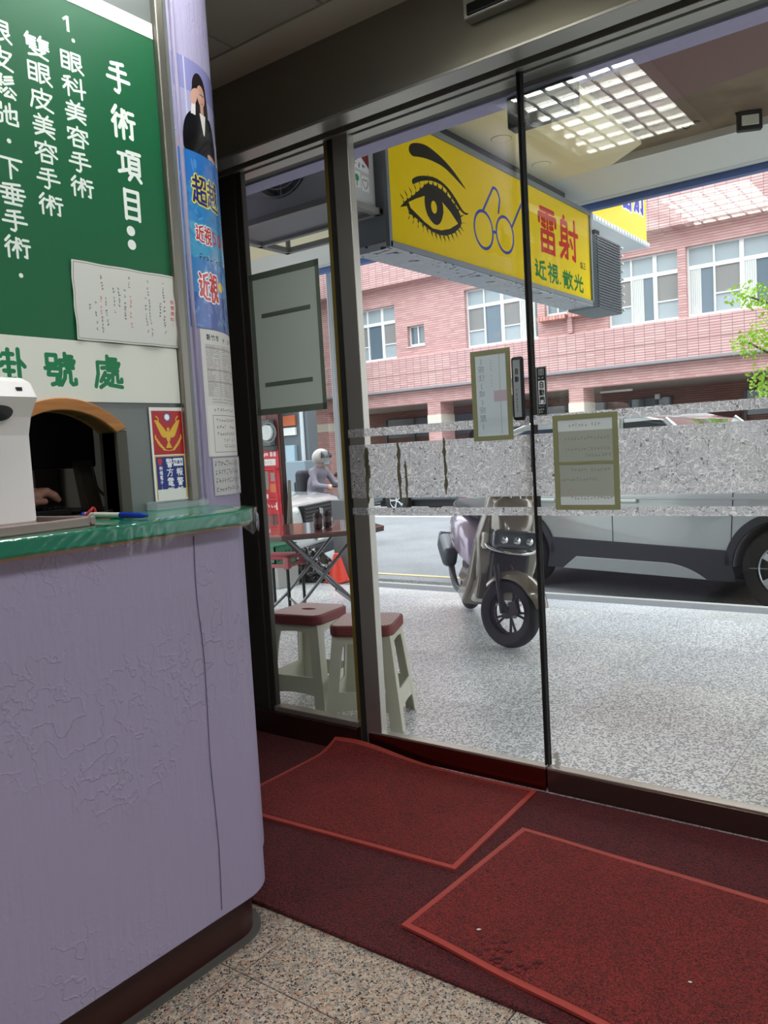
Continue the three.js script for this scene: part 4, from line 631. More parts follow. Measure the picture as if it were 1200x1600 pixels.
// ---------- yellow sign with the eye ----------
{
  const X = -2.25, z0 = -0.76, z1 = -3.225, y0 = 2.19, y1 = 2.79;
  const s = thing('lightbox_sign', 'long yellow lightbox sign with a black eye, blue glasses and red characters', 'sign');
  const k = 2.048, P = (c, a) => { c.beginPath(); for (let i = 0; i < a.length; i += 2) { if (i) c.lineTo(a[i] * k, a[i + 1] * k); else c.moveTo(a[i] * k, a[i + 1] * k); } c.closePath(); };
  const smooth = (c, a) => { c.beginPath(); const n = a.length / 2, q = (i) => [a[2 * (((i % n) + n) % n)] * k, a[2 * (((i % n) + n) % n) + 1] * k]; const m = (i) => { const u = q(i), v = q(i + 1); return [(u[0] + v[0]) / 2, (u[1] + v[1]) / 2]; }; c.moveTo(...m(-1)); for (let i = 0; i < n; i++) c.quadraticCurveTo(...q(i), ...m(i)); c.closePath(); };
  const tex = canvas(2048, 500, (c, w, h) => {
    c.fillStyle = '#f6d40c'; c.fillRect(0, 0, w, h); c.globalAlpha = 0.05; c.fillStyle = '#7a5a00'; for (let y = 0; y < h; y += 6) c.fillRect(0, y, w, 2); c.globalAlpha = 1;
    const ink = '#2c2a1c', yel = '#f6d40c'; c.fillStyle = ink; c.strokeStyle = ink;
    smooth(c, [79, 47, 89, 37, 111, 30, 139, 26, 162, 28, 195, 34, 228, 44, 261, 58, 306, 84, 278, 75, 243, 63, 210, 54, 176, 52, 144, 53, 112, 57, 93, 62, 80, 57]); c.fill();
    smooth(c, [84, 112, 88, 106, 108, 96, 141, 88, 173, 84, 206, 88, 231, 97, 256, 112, 277, 128, 290, 133, 309, 131, 294, 138, 276, 135, 255, 125, 234, 111, 214, 98, 189, 93, 156, 94, 123, 102, 95, 114, 87, 118]); c.fill();
    P(c, [38, 172, 58, 156, 89, 138, 122, 116, 139, 104, 172, 101, 205, 105, 229, 115, 255, 128, 269, 141, 274, 158, 268, 168, 240, 186, 205, 198, 178, 201, 150, 199, 122, 192, 96, 184, 70, 178, 62, 165]); c.fill();
    c.lineWidth = 5; const lash = (a, len, dir) => { for (let i = 0; i < a.length; i++) { const [x, y, t] = a[i]; c.beginPath(); c.moveTo(x * k - 8, y * k); c.quadraticCurveTo((x + dir * len * 0.3) * k, (y + Math.sin(t) * len * 0.6) * k, (x + Math.cos(t) * len) * k, (y + Math.sin(t) * len) * k); c.lineTo(x * k + 8, y * k); c.fill(); } };
    lash([[52, 160, -2.3], [66, 152, -2.2], [82, 143, -2.1], [98, 133, -2.0], [114, 122, -1.9], [130, 112, -1.8], [146, 104, -1.7], [163, 102, -1.6], [180, 102, -1.5], [198, 105, -1.35], [215, 110, -1.2], [231, 118, -1.0], [246, 126, -0.8], [259, 135, -0.6], [268, 146, -0.4], [273, 158, -0.1]], 20, 1);
    lash([[70, 176, 2.0], [84, 181, 1.9], [100, 186, 1.8], [116, 191, 1.6], [132, 195, 1.4], [148, 199, 1.3], [164, 201, 1.25], [180, 201, 1.2], [196, 200, 1.1], [212, 196, 1.0], [228, 190, 0.9], [244, 183, 0.8], [258, 175, 0.7], [268, 168, 0.5]], 17, 1);
    c.fillStyle = yel; P(c, [69, 156, 100, 142, 129, 131, 129, 151, 137, 169, 164, 182, 185, 175, 200, 150, 196, 129, 227, 143, 258, 163, 223, 180, 188, 190, 155, 192, 123, 184, 94, 173, 75, 166]); c.fill(); c.fillStyle = ink; smooth(c, [129, 126, 127, 151, 137, 171, 164, 185, 187, 176, 201, 150, 197, 124, 164, 112]); c.fill();
    c.fillStyle = yel; c.beginPath(); c.ellipse(163 * k, 147 * k, 11 * k, 13 * k, 0, 0, 7); c.fill();
    c.strokeStyle = '#3b4bb0'; c.lineWidth = 14; for (const [cx, cy] of [[372, 155], [476, 148]]) { c.beginPath(); c.ellipse(cx * k, cy * k, 43 * k, 42 * k, 0, 0, 7); c.stroke(); } c.beginPath(); c.moveTo(415 * k, 152 * k); c.lineTo(433 * k, 150 * k); c.stroke();
    for (const a of [[372, 112, 424, 50, 446, 50, 456, 70, 447, 102], [514, 122, 575, 50, 598, 50, 608, 64, 606, 84]]) { c.beginPath(); c.moveTo(a[0] * k, a[1] * k); c.lineTo(a[2] * k, a[3] * k); c.quadraticCurveTo(a[4] * k, (a[5] - 8) * k, a[6] * k, a[7] * k); c.lineTo(a[8] * k, a[9] * k); c.stroke(); }
    glyph(c, '雷', 655 * k, 36 * k, 125 * k, 118 * k, 27, '#cc1c10'); glyph(c, '射', 788 * k, 33 * k, 128 * k, 124 * k, 27, '#cc1c10');
    row(c, '近視', 632 * k, 176 * k, 66 * k, 52 * k, 76 * k, 15, '#2c7a34'); row(c, '散光', 804 * k, 180 * k, 66 * k, 50 * k, 75 * k, 15, '#2c7a34'); c.fillStyle = '#2c7a34'; c.fillRect(783 * k, 218 * k, 14, 14); row(c, '矯正', 926 * k, 142 * k, 19 * k, 19 * k, 22 * k, 4, '#3a3a2a');
  });
  obj('face', sheetX(z0, z1, y0, y1, X), M('#ffffff', 0.7, { map: tex, specularIntensity: 0.3 }), s);
  obj('box', bx(X - 0.2, X - 0.004, y0, y1, z1, z0), M('#8f959b', 0.6), s);
  obj('frame', [rbx(X - 0.01, X + 0.014, y0 - 0.03, y0, z1 - 0.02, z0 + 0.02, 0.003), rbx(X - 0.01, X + 0.014, y1, y1 + 0.03, z1 - 0.02, z0 + 0.02, 0.003), rbx(X - 0.01, X + 0.014, y0 - 0.03, y1 + 0.03, z1 - 0.025, z1, 0.003), rbx(X - 0.01, X + 0.014, y0 - 0.03, y1 + 0.03, z0, z0 + 0.025, 0.003)], M('#7d8388', 0.5, { metalness: 0.4 }), s);
  const weather = dtex(512, 0.8, (u, v) => { const n = fbm(u * 8, v * 30, 8, 4, 150), m = fbm(u * 20, v * 20, 20, 3, 151); return n > 0.66 && m > 0.56 ? rgb(70, 66, 60) : mixc(rgb(188, 194, 200), rgb(206, 210, 214), m); });
  obj('underside', bx(X - 0.202, X + 0.008, y0 - 0.036, y0 - 0.004, z1 - 0.015, z0 + 0.02), M('#ffffff', 0.7, { map: weather }), s);
  obj('hanger', [bx(X - 0.16, X - 0.1, y1 + 0.03, 2.905, -1.3, -1.24), bx(X - 0.16, X - 0.1, y1 + 0.03, 2.905, -2.9, -2.84), rbx(X - 0.17, X - 0.05, 2.845, 2.9, -2.95, -0.9, 0.004)], MAT.dark, s);
  // lamp sign beyond it, hung over the street
  const l = thing('lamp_panel', 'dark ribbed sign box with a row of small lamps, hung beyond the yellow sign', 'sign'), d = M('#4a4f55', 0.6);
  obj('box', bx(-2.52, -2.285, 2.17, 2.71, -3.93, -3.44), M('#7c848c', 0.6), l);
  for (let k2 = 0; k2 < 26; k2++) obj('rib', bx(-2.287, -2.275, 2.176 + k2 * 0.0205, 2.188 + k2 * 0.0205, -3.925, -3.445), d, l);
  for (let k2 = 0; k2 < 9; k2++) obj('lamp_bulb', new THREE.SphereGeometry(0.012, 10, 8).translate(-2.268, 2.2 + k2 * 0.06, -3.938), M0('#f4f4ee'), l);
  obj('bracket', bx(-2.45, -2.38, 2.71, 2.9, -3.5, -3.43), MAT.dark, l);
  // second yellow sign further out
  const s2 = thing('lightbox_sign', 'smaller yellow lightbox sign with blue characters hung out over the street', 'sign');
  const tex2 = canvas(512, 512, (c, w, h) => { c.fillStyle = '#f6d40c'; c.fillRect(0, 0, w, h); row(c, '雷射', 262, 150, 110, 262, 122, 34, '#f4f4f4'); row(c, '雷射', 262, 150, 110, 262, 122, 20, '#2b3fb5'); glyph(c, '視', 120, 100, 110, 250, 20, '#2b3fb5'); });
  obj('face', sheetX(-4.2, -5.57, 3.07, 4.1, -2.6), M('#ffffff', 0.35, { map: tex2 }), s2); obj('box', bx(-2.95, -2.604, 3.07, 4.1, -5.57, -4.2), M('#c3cbd2', 0.6), s2);
  obj('underside', bx(-2.96, -2.59, 3.02, 3.068, -5.58, -4.19), M('#c9d2d8', 0.5), s2); for (let k2 = 0; k2 < 20; k2++) obj('trim_bulb', bx(-2.592, -2.58, 3.03, 3.06, -4.22 - k2 * 0.07, -4.26 - k2 * 0.07), M0('#eceff0'), s2);
  obj('bracket', [bx(-2.8, -2.7, 2.95, 3.03, -4.6, -4.5), bx(-2.8, -2.72, 2.75, 3.02, -4.58, -4.52), bx(-2.82, -2.76, 3.5, 3.56, -4.2, -3.35), bx(-2.82, -2.76, 3.95, 4.01, -4.2, -3.35)], MAT.dark, s2);
}
// ---------- air conditioner on its bracket ----------
{
  const a = thing('air_conditioner', 'grey outdoor air conditioner hung under the arcade ceiling next to the yellow sign', 'air conditioner');
  obj('case', rbx(-3.05, -2.3, 2.345, 2.83, -0.73, -0.56, 0.012, 2), M('#b9bbb7', 0.5), a);
  { const q = shape([[-3.05, 2.345], [-2.3, 2.345], [-2.3, 2.83], [-3.05, 2.83]]), h = new THREE.Path(); h.absarc(-2.62, 2.6, 0.19, 0, Math.PI * 2, true); q.holes.push(h); obj('fan_shroud', ext(q, 0.12, 0.004, 1, 24).translate(0, 0, -0.556), M('#b9bbb7', 0.5), a); }
  for (let k = 0; k < 5; k++) { const b = shape([[0.03, -0.02], [0.17, -0.075], [0.18, 0.03], [0.1, 0.055], [0.03, 0.02]]); obj('fan_blade', ext(b, 0.006).rotateX(0.35).rotateZ((k * Math.PI * 2) / 5).translate(-2.62, 2.6, -0.5), M0('#6b6e70'), a); }
  for (const r of [0.19, 0.155, 0.12, 0.085, 0.05]) obj('grille_ring', new THREE.TorusGeometry(r, 0.0035, 6, 40).translate(-2.62, 2.6, -0.42), M0('#9c9e9b'), a);
  obj('grille_spoke', [0, 1, 2, 3].map((k) => bar([-2.62 - 0.19 * Math.cos(k * 0.785), 2.6 - 0.19 * Math.sin(k * 0.785), -0.42], [-2.62 + 0.19 * Math.cos(k * 0.785), 2.6 + 0.19 * Math.sin(k * 0.785), -0.42], 0.003, 6)), M0('#9c9e9b'), a);
  const tex = canvas(560, 640, (c, w, h) => { c.fillStyle = '#c4c6c3'; c.fillRect(0, 0, w, h); c.fillStyle = '#7c1f24'; c.beginPath(); c.moveTo(140, 0); c.lineTo(470, 0); c.lineTo(470, 230); c.lineTo(330, 120); c.fill(); c.fillStyle = '#e9eae8'; c.beginPath(); c.moveTo(20, 60); c.lineTo(300, 120); c.lineTo(460, 240); c.lineTo(460, 300); c.lineTo(60, 250); c.fill(); c.fillStyle = '#3c4152'; c.font = 'italic bold 80px sans-serif'; c.fillText('DC', 120, 225); fine(c, 260, 420, 190, 66, '#2d4a6c', 1.1); c.lineWidth = 8; c.strokeStyle = '#4c5258'; c.beginPath(); c.arc(60, 180, 40, 0, 7); c.stroke(); c.fillStyle = '#e6e8e4'; c.fillRect(150, 310, 140, 200); c.fillRect(310, 340, 140, 190); c.fillStyle = '#2c8a5c'; c.beginPath(); c.arc(220, 390, 44, 0, 7); c.fill(); c.fillRect(210, 430, 20, 60); c.strokeStyle = '#333'; c.lineWidth = 9; c.beginPath(); c.moveTo(380, 500); c.bezierCurveTo(290, 420, 340, 350, 380, 400); c.bezierCurveTo(420, 350, 470, 420, 380, 500); c.stroke(); });
  obj('label_panel', sheetX(-0.5, -0.72, 2.365, 2.6, -2.2985), M('#ffffff', 0.5, { map: tex }), a);
  const b = thing('bracket_frame', 'steel angle frame carrying the air conditioner', 'bracket');
  obj('rail', [rbx(-3.1, -2.28, 2.315, 2.343, -0.45, -0.41, 0.003), rbx(-3.1, -2.28, 2.315, 2.343, -0.75, -0.72, 0.003), rbx(-3.1, -3.06, 2.315, 2.343, -0.96, -0.41, 0.003), rbx(-2.32, -2.28, 2.315, 2.343, -0.755, -0.41, 0.003), rbx(-3.1, -2.47, 2.315, 2.343, -0.96, -0.93, 0.003), rbx(-2.5, -2.47, 2.315, 2.343, -0.96, -0.74, 0.003), rbx(-3.09, -3.07, 2.34, 2.9, -0.43, -0.41, 0.002), rbx(-3.09, -3.07, 2.34, 2.9, -0.96, -0.94, 0.002), rbx(-2.298, -2.282, 2.34, 2.9, -0.425, -0.41, 0.002)], M('#8b8a86', 0.6), b);
  obj('drip_pan', [bx(-3.06, -2.32, 2.33, 2.336, -0.72, -0.45)], M('#7e8083', 0.4, { metalness: 0.5 }), b);
}
// ---------- plastic stools ----------
function stool(pos, turn, label) {
  const t = thing('plastic_stool', label, 'stool', pos, turn, 'plastic stools outside the glass panel');
  const cream = M('#c9c8b6', 0.45), red = M('#7d3436', 0.5);
  const top = (w, r) => { const s = new THREE.Shape(), a = w / 2; s.moveTo(-a + r, -a); s.lineTo(a - r, -a); s.quadraticCurveTo(a, -a, a, -a + r); s.lineTo(a, a - r); s.quadraticCurveTo(a, a, a - r, a); s.lineTo(-a + r, a); s.quadraticCurveTo(-a, a, -a, a - r); s.lineTo(-a, -a + r); s.quadraticCurveTo(-a, -a, -a + r, -a); return s; };
  const s = top(0.29, 0.06), h = new THREE.Path(); h.absellipse(0, 0, 0.032, 0.011, 0, Math.PI * 2, true); s.holes.push(h);
  const seat = ext(s, 0.03, 0.01, 3).rotateX(-Math.PI / 2).translate(0, 0.415, 0), dots = dtex(256, 0.012, (u, v) => (Math.hypot(u - 0.5, v - 0.5) < 0.42 ? rgb(232, 212, 208) : rgb(164, 104, 103)));
  obj('seat', uvm(seat), [M('#ffffff', 0.5, { map: dots }), red], t);
  // four curved legs, an apron under the seat and a wide band lower down
  for (const sx of [-1, 1]) for (const sz of [-1, 1]) {
    const leg = (y) => { const f = 1 - y / 0.42, a = 0.128 + 0.046 * f; return [sx * a, sz * a]; }, pos2 = [], idx = [], n = 8, prof = [[-0.055, 0], [0.012, 0], [0.012, 0.012], [0.012, 0.012]];
    const L = []; for (let i = 0; i <= n; i++) { const y = (0.42 * i) / n, [x, z] = leg(y), w = 0.048 + 0.02 * Math.max(0, (y - 0.3) / 0.12) ** 2 + 0.006 * (1 - i / n); L.push([x, y, z, w]); }
    const g = []; for (let i = 0; i < n; i++) { const [x, y, z, w] = L[i], [x2, y2, z2, w2] = L[i + 1]; const q = (px, py, pz, ww) => [[px, py, pz], [px - sx * ww, py, pz], [px - sx * ww, py, pz - sz * 0.006], [px - sx * 0.006, py, pz - sz * 0.006], [px - sx * 0.006, py, pz - sz * ww], [px, py, pz - sz * ww]]; g.push([q(x, y, z, w), q(x2, y2, z2, w2)]); }
    for (const [a, b] of g) for (let k = 0; k < 6; k++) { const k2 = (k + 1) % 6, base = pos2.length / 3; pos2.push(...a[k], ...a[k2], ...b[k2], ...b[k]); idx.push(base, base + 1, base + 2, base, base + 2, base + 3); }
    const gg = new THREE.BufferGeometry(); gg.setAttribute('position', new THREE.Float32BufferAttribute(pos2, 3)); gg.setIndex(idx); const fl = gg.toNonIndexed(); fl.computeVertexNormals(); obj('leg', fl, M('#c9c8b6', 0.45, two), t);
  }
  const ring = (y0, y1, arch) => { const out = []; for (let k = 0; k < 4; k++) { const f = (y) => 0.128 + 0.046 * (1 - y / 0.42), a0 = f(y0), a1 = f(y1), sh = new THREE.Shape(); const w0 = a0 - 0.03, w1 = a1 - 0.03; sh.moveTo(-w1, y1); sh.lineTo(w1, y1); sh.lineTo(w0, y0); if (arch) sh.quadraticCurveTo(0, y0 + arch, -w0, y0); else sh.lineTo(-w0, y0); const g = ext(sh, 0.006, 0, 1, 16); const p = g.attributes.position; for (let i = 0; i < p.count; i++) p.setZ(i, p.getZ(i) + f(p.getY(i)) - 0.007); g.computeVertexNormals(); out.push(g.rotateY((k * Math.PI) / 2)); } return out; };
  obj('apron', ring(0.365, 0.418, 0.02), cream, t); obj('band', ring(0.075, 0.165, 0.03), cream, t);
  return t;
}
stool([-2.62, 0, -0.425], R(8), 'cream plastic stool with maroon dotted seat standing by the jamb of the narrow glass panel');
stool([-2.2, 0, -0.345], R(24), 'cream plastic stool with maroon dotted seat standing in front of the sliding door stile');
// ---------- folding table with cans ----------
{
  const t = thing('folding_table', 'low folding table with reddish top and bent steel tube legs', 'table', [-4.06, 0, -2.12], R(52)), st = M('#77787a', 0.35, { metalness: 0.8 });
  const s = shape([[-0.46, -0.32], [-0.32, -0.46], [0.32, -0.46], [0.46, -0.32], [0.46, 0.32], [0.32, 0.46], [-0.32, 0.46], [-0.46, 0.32]]);
  obj('table_top', ext(s, 0.012, 0.004, 2).rotateX(-Math.PI / 2).translate(0, 0.635, 0), M('#7a4b45', 0.15, { clearcoat: 0.6 }), t); obj('rim', ext(s, 0.02, 0.002, 1).scale(0.995, 0.995, 1).rotateX(-Math.PI / 2).translate(0, 0.614, 0), M('#5b4f48', 0.5), t);
  const leg = (sx, z) => { const p = new THREE.CurvePath(), a = V(sx * 0.26, 0.62, z), b = V(-sx * 0.2, 0.12, z), c = V(-sx * 0.33, 0.012, z), m1 = a.clone().lerp(b, 0.9), m2 = b.clone().lerp(c, 0.35); p.add(new THREE.LineCurve3(a, m1)); p.add(new THREE.QuadraticBezierCurve3(m1, b, m2)); p.add(new THREE.LineCurve3(m2, c)); return new THREE.TubeGeometry(p, 40, 0.0125, 8); };
  for (const z of [-0.3, 0.3]) { obj('leg', leg(1, z + 0.02), st, t); obj('leg', leg(-1, z - 0.02), st, t); }
  obj('crossbar', [bar([-0.2, 0.1, -0.28], [-0.2, 0.1, 0.32], 0.01), bar([0.2, 0.1, -0.32], [0.2, 0.1, 0.28], 0.01), bar([0, 0.33, -0.32], [0, 0.33, 0.32], 0.01)], st, t);
  const can = (x, z, l) => { const c = thing('drink_can', l, 'can', [x, 0.652, z], 0, 'dark cans on the folding table'); obj('body', lathe([[0, 0], [0.026, 0.001], [0.033, 0.01], [0.033, 0.108], [0.027, 0.118], [0.026, 0.12], [0.024, 0.116], [0, 0.116]], 24), M('#2b2022', 0.3, { metalness: 0.5 }), c); obj('printed_band', lathe([[0.0333, 0.04], [0.0333, 0.085]], 24), M('#4f3a3a', 0.4), c); };
  can(-3.9, -1.98, 'dark drink can on the folding table, on the side of the stools'); can(-3.93, -2.12, 'dark drink can on the folding table, on the side of the street pole');
}
// ---------- corner beyond the table ----------
{
  const w = thing('plank_wall', 'brown plank-clad post at the edge of the neighbouring shop', 'post');
  obj('core', bx(-6.65, -5.387, 0, 2.86, -3.25, -3.2), M('#3b2a28', 0.8), w);
  for (let k = 0; k < 9; k++) obj('plank', rbx(-6.64 + k * 0.139, -6.505 + k * 0.139, 0, 2.86, -3.2, -3.18, 0.004, 1), M0(k % 2 ? '#855250' : '#774846'), w);
  const m = thing('electric_meter', 'round glass electric meter on the brown planks', 'meter', [-5.43, 1.42, -3.18]); m.scale.setScalar(1.16);
  obj('base', rbx(-0.14, 0.0, -0.1, 0.12, 0, 0.06, 0.01), M('#5c6062', 0.5), m); obj('dial', new THREE.CylinderGeometry(0.062, 0.062, 0.02, 28).rotateX(Math.PI / 2).translate(-0.02, 0.01, 0.08), M0('#dcdfdd'), m); obj('glass_cover', lathe([[0, 0.1], [0.045, 0.095], [0.072, 0.06], [0.078, 0]], 28).rotateX(Math.PI / 2).translate(-0.02, 0.01, 0.055), MAT.glass, m); obj('ring', new THREE.TorusGeometry(0.078, 0.008, 8, 28).translate(-0.02, 0.01, 0.06), M0('#8b8f90'), m); obj('conduit', [rbx(-0.1, 0.02, -0.14, -0.1, 0, 0.05, 0.006)], M0('#3f4345'), m);
  const tex = canvas(300, 700, (c, w2, h) => { c.fillStyle = '#c2202c'; c.fillRect(0, 0, w2, h); c.font = 'bold 56px sans-serif'; c.fillStyle = '#f1eeea'; c.fillText('gym', 20, 66); row(c, '自自', 160, 22, 50, 50, 56, 8, '#f1eeea'); c.fillStyle = '#ddd8d4'; c.fillRect(60, 100, 190, 70); fine(c, 70, 240, 118, 36, '#b5a9a7'); c.fillStyle = '#8f8b86'; c.fillRect(20, 230, 90, 200); c.fillRect(150, 250, 110, 90); c.fillStyle = '#c9703c'; c.fillRect(130, 370, 130, 90); c.fillStyle = '#ece8e4'; c.fillRect(30, 480, 60, 60); fine(c, 30, 260, 590, 40, '#f1eeea'); c.fillRect(210, 570, 60, 80); });
  tag(obj('red_board', bx(-5.64, -5.4, 0.643, 1.27, -3.178, -3.168), [M0('#a31b26'), M0('#a31b26'), M0('#a31b26'), M0('#a31b26'), M('#ffffff', 0.5, { map: tex }), M0('#a31b26')]), 'red advertising board with pasted slips fixed on the brown planks', 'signboard');
  { const g = scene.children[scene.children.length - 1].geometry, uv = g.attributes.uv, p = g.attributes.position; for (let i = 0; i < uv.count; i++) uv.setXY(i, (p.getX(i) + 5.64) / 0.24, (p.getY(i) - 0.643) / 0.627); }
  const l = thing('red_ladder', 'red painted steel ladder leaning against the brown planks', 'ladder', [-5.48, 0, -3.085]);
  for (const x of [-0.09, 0.07]) obj('rail', bar([x * 1.2 + 0.08, 0.02, 0.01], [x * 1.2 - 0.02, 1.1, -0.045], 0.014, 8), M('#c3262c', 0.45), l); for (let k = 0; k < 3; k++) obj('rung', bar([-0.065 - 0.025 * k, 0.5 + k * 0.29, -0.02 - k * 0.02], [0.125 - 0.026 * k, 0.5 + k * 0.29, -0.02 - k * 0.02], 0.011, 8), M('#c3262c', 0.45), l);
  for (const x of [-0.028, 0.164]) obj('foot', rbx(x - 0.018, x + 0.018, 0, 0.03, -0.01, 0.025, 0.004), MAT.black, l);
  const hs = thing('hose', 'grey rubber hose hanging beside the brown planks', 'hose'); obj('coil', tube([[-5.36, 0.5, -3.2], [-5.34, 0.72, -3.21], [-5.33, 0.9, -3.22], [-5.345, 0.97, -3.24], [-5.36, 0.8, -3.25], [-5.35, 0.4, -3.22], [-5.36, 0.36, -3.2]], 0.016, 40, 8), M('#6e6a60', 0.7), hs);
  // kerb block, crate, red seat, bag, cone, pole
  tag(obj('concrete_block', [rbx(-5.75, -5.1, 0, 0.2, -3.03, -2.76, 0.012)], M('#9c9c97', 0.9)), 'low grey concrete block under the green crate', 'block');
  const cr = thing('green_crate', 'green plastic crate standing on the concrete block', 'crate', [-5.36, 0.201, -2.89]); const gm = M('#2a6b50', 0.5);
  obj('shell', [bx(-0.24, 0.24, 0, 0.012, -0.14, 0.14), bx(-0.24, 0.24, 0, 0.2, 0.128, 0.14), bx(-0.24, 0.24, 0, 0.2, -0.14, -0.128), bx(-0.24, -0.228, 0, 0.2, -0.14, 0.14), bx(0.228, 0.24, 0, 0.2, -0.14, 0.14), rbx(-0.25, 0.25, 0.185, 0.2, -0.15, 0.15, 0.004)], gm, cr); for (let k = 0; k < 5; k++) for (let j = 0; j < 2; j++) obj('vent_slot', bx(0.2395, 0.2415, 0.05 + j * 0.06, 0.08 + j * 0.06, -0.11 + k * 0.048, -0.085 + k * 0.048), M0('#12352a'), cr);
  const rs = thing('red_seat_stool', 'low stool with red plastic seat and black legs beside the folding table', 'stool', [-4.46, 0, -2.13], R(15)); obj('seat', rbx(-0.15, 0.15, 0.4, 0.43, -0.14, 0.14, 0.014, 3), M('#9c3c44', 0.5), rs); obj('skirt', [rbx(-0.15, 0.15, 0.34, 0.37, 0.12, 0.14, 0.006), rbx(0.13, 0.15, 0.34, 0.37, -0.14, 0.14, 0.006), rbx(0.11, 0.16, 0.33, 0.42, 0.1, 0.15, 0.01), rbx(-0.16, -0.11, 0.33, 0.42, 0.1, 0.15, 0.01), rbx(0.11, 0.16, 0.33, 0.42, -0.15, -0.1, 0.01)], M('#a4585a', 0.5), rs);
  for (const x of [-0.135, 0.135]) for (const z of [-0.125, 0.125]) obj('leg', bar([x, 0, z], [x, 0.34, z], 0.013, 8), MAT.black, rs);
  const bg = new THREE.IcosahedronGeometry(0.165, 12), bp = bg.attributes.position; for (let i = 0; i < bp.count; i++) { const v = V(bp.getX(i), bp.getY(i), bp.getZ(i)), n = v.clone().normalize(), a = Math.atan2(n.z, n.x), d = 1 + 0.1 * Math.sin(a * 9 + n.y * 6) * (0.5 + 0.5 * n.y) + 0.12 * Math.sin(n.x * 7 + n.y * 9) * Math.sin(n.z * 8) + (n.y > 0.8 ? 0.25 * (n.y - 0.8) * 5 : 0); v.multiplyScalar(d); bp.setXYZ(i, v.x * 1.15, Math.max(v.y, -0.115) * 0.95 + 0.11, v.z); }
  const bagG = toCreasedNormals(bg, 0.9); tag(obj('garbage_bag', bagG.translate(-5.13, 0.0, -3.25), M('#17181b', 0.18, { clearcoat: 0.5, ...two })), 'shiny black garbage bag lying at the pavement edge', 'garbage bag');
  const cone = thing('traffic_cone', 'small orange red traffic cone leaning beside the garbage bag', 'cone', [-4.83, 0, -3.27]); obj('body', lathe([[0.1, 0.02], [0.03, 0.26], [0.022, 0.27], [0, 0.27]], 20), M('#e2402c', 0.5), cone); obj('base', rbx(-0.1, 0.1, 0, 0.02, -0.1, 0.1, 0.006), M('#d03a2a', 0.6), cone);
  const po = thing('street_pole', 'thin galvanised street pole with a square grey foot sleeve at the pavement edge', 'pole', [-4.96, -0.22, -3.58]); obj('shaft', bar([0, 0.9, 0], [0, 7, 0], 0.048, 16, 0.044), M('#a9adb0', 0.45, { metalness: 0.3 }), po); obj('foot_sleeve', rbx(-0.09, 0.09, 0, 0.97, -0.09, 0.09, 0.01), M('#6f7174', 0.6), po);
}
// ================= street =================
const RY = -0.22;
{
  const asphalt = dtex(1024, 2.0, (u, v) => { const n = vn(u * 300, v * 300, 300, 160), m = fbm(u * 5, v * 5, 5, 4, 163); return mixc(rgb(112, 115, 119), rgb(150, 153, 156), n).map((x) => x * (0.92 + 0.16 * m)); });
  const gutter = dtex(512, 0.5, (u, v) => { const n = fbm(u * 40, v * 40, 40, 3, 170); return n > 0.52 ? rgb(120, 120, 118) : rgb(66, 66, 66); });
  const road = structGroup('floor_street');
  obj('asphalt', bx(-40, 20, RY - 0.2, RY, -15.8, -3.42), M('#ffffff', 0.85, { map: asphalt }), road);
  obj('gutter_strip', uvm(ext(shape([[-3.421, RY - 0.02], [-3.421, -0.015], [-3.7, -0.03], [-4.5, RY + 0.003], [-4.5, RY - 0.02]]), 36).rotateY(-Math.PI / 2).scale(1, 1, 1)).translate(-3.6, 0, 0), M('#ffffff', 0.9, { map: gutter }), road);
  obj('yellow_line', bx(-40, -4.4, RY, RY + 0.006, -4.96, -4.88), M('#c9b98c', 0.8), road);
  obj('white_line', bx(-40, 20, RY, RY + 0.006, -11.5, -11.35), M('#e4e6e8', 0.7), road);
  obj('far_pavement', rbx(-40, 20, RY, RY + 0.1, -22, -14.2, 0.01), M('#a09a94', 0.85), road);
}
// ---------- cars ----------
function wheel(parent, x, z, r, w, rimColor) {
  const t = new THREE.Group(); t.name = 'wheel'; t.position.set(x, r, z); parent.add(t); const s = Math.sign(z);
  obj('tyre', lathe([[r * 0.62, -w / 2], [r * 0.93, -w / 2], [r, -w * 0.36], [r, w * 0.36], [r * 0.93, w / 2], [r * 0.62, w / 2]], 40).rotateX(Math.PI / 2), MAT.rubber, t);
  const g = [new THREE.CylinderGeometry(r * 0.62, r * 0.62, w * 0.5, 32).rotateX(Math.PI / 2)]; obj('rim_well', g, MAT.dark, t);
  const sp = []; for (let k = 0; k < 5; k++) { const a = (k * Math.PI * 2) / 5, p = (b, q) => [Math.cos(b) * q, Math.sin(b) * q]; const sh = shape([p(a - 0.3, r * 0.12), p(a - 0.16, r * 0.6), p(a + 0.16, r * 0.6), p(a + 0.3, r * 0.12)]); sp.push(ext(sh, 0.02, 0.004, 1).translate(0, 0, s > 0 ? w * 0.28 : -w * 0.28 - 0.02)); }
  sp.push(new THREE.TorusGeometry(r * 0.61, r * 0.04, 8, 40).translate(0, 0, s * w * 0.36), new THREE.CylinderGeometry(r * 0.14, r * 0.14, 0.03, 20).rotateX(Math.PI / 2).translate(0, 0, s * w * 0.32));
  obj('rim', sp, M(rimColor, 0.25, { metalness: 0.8 }), t);
}
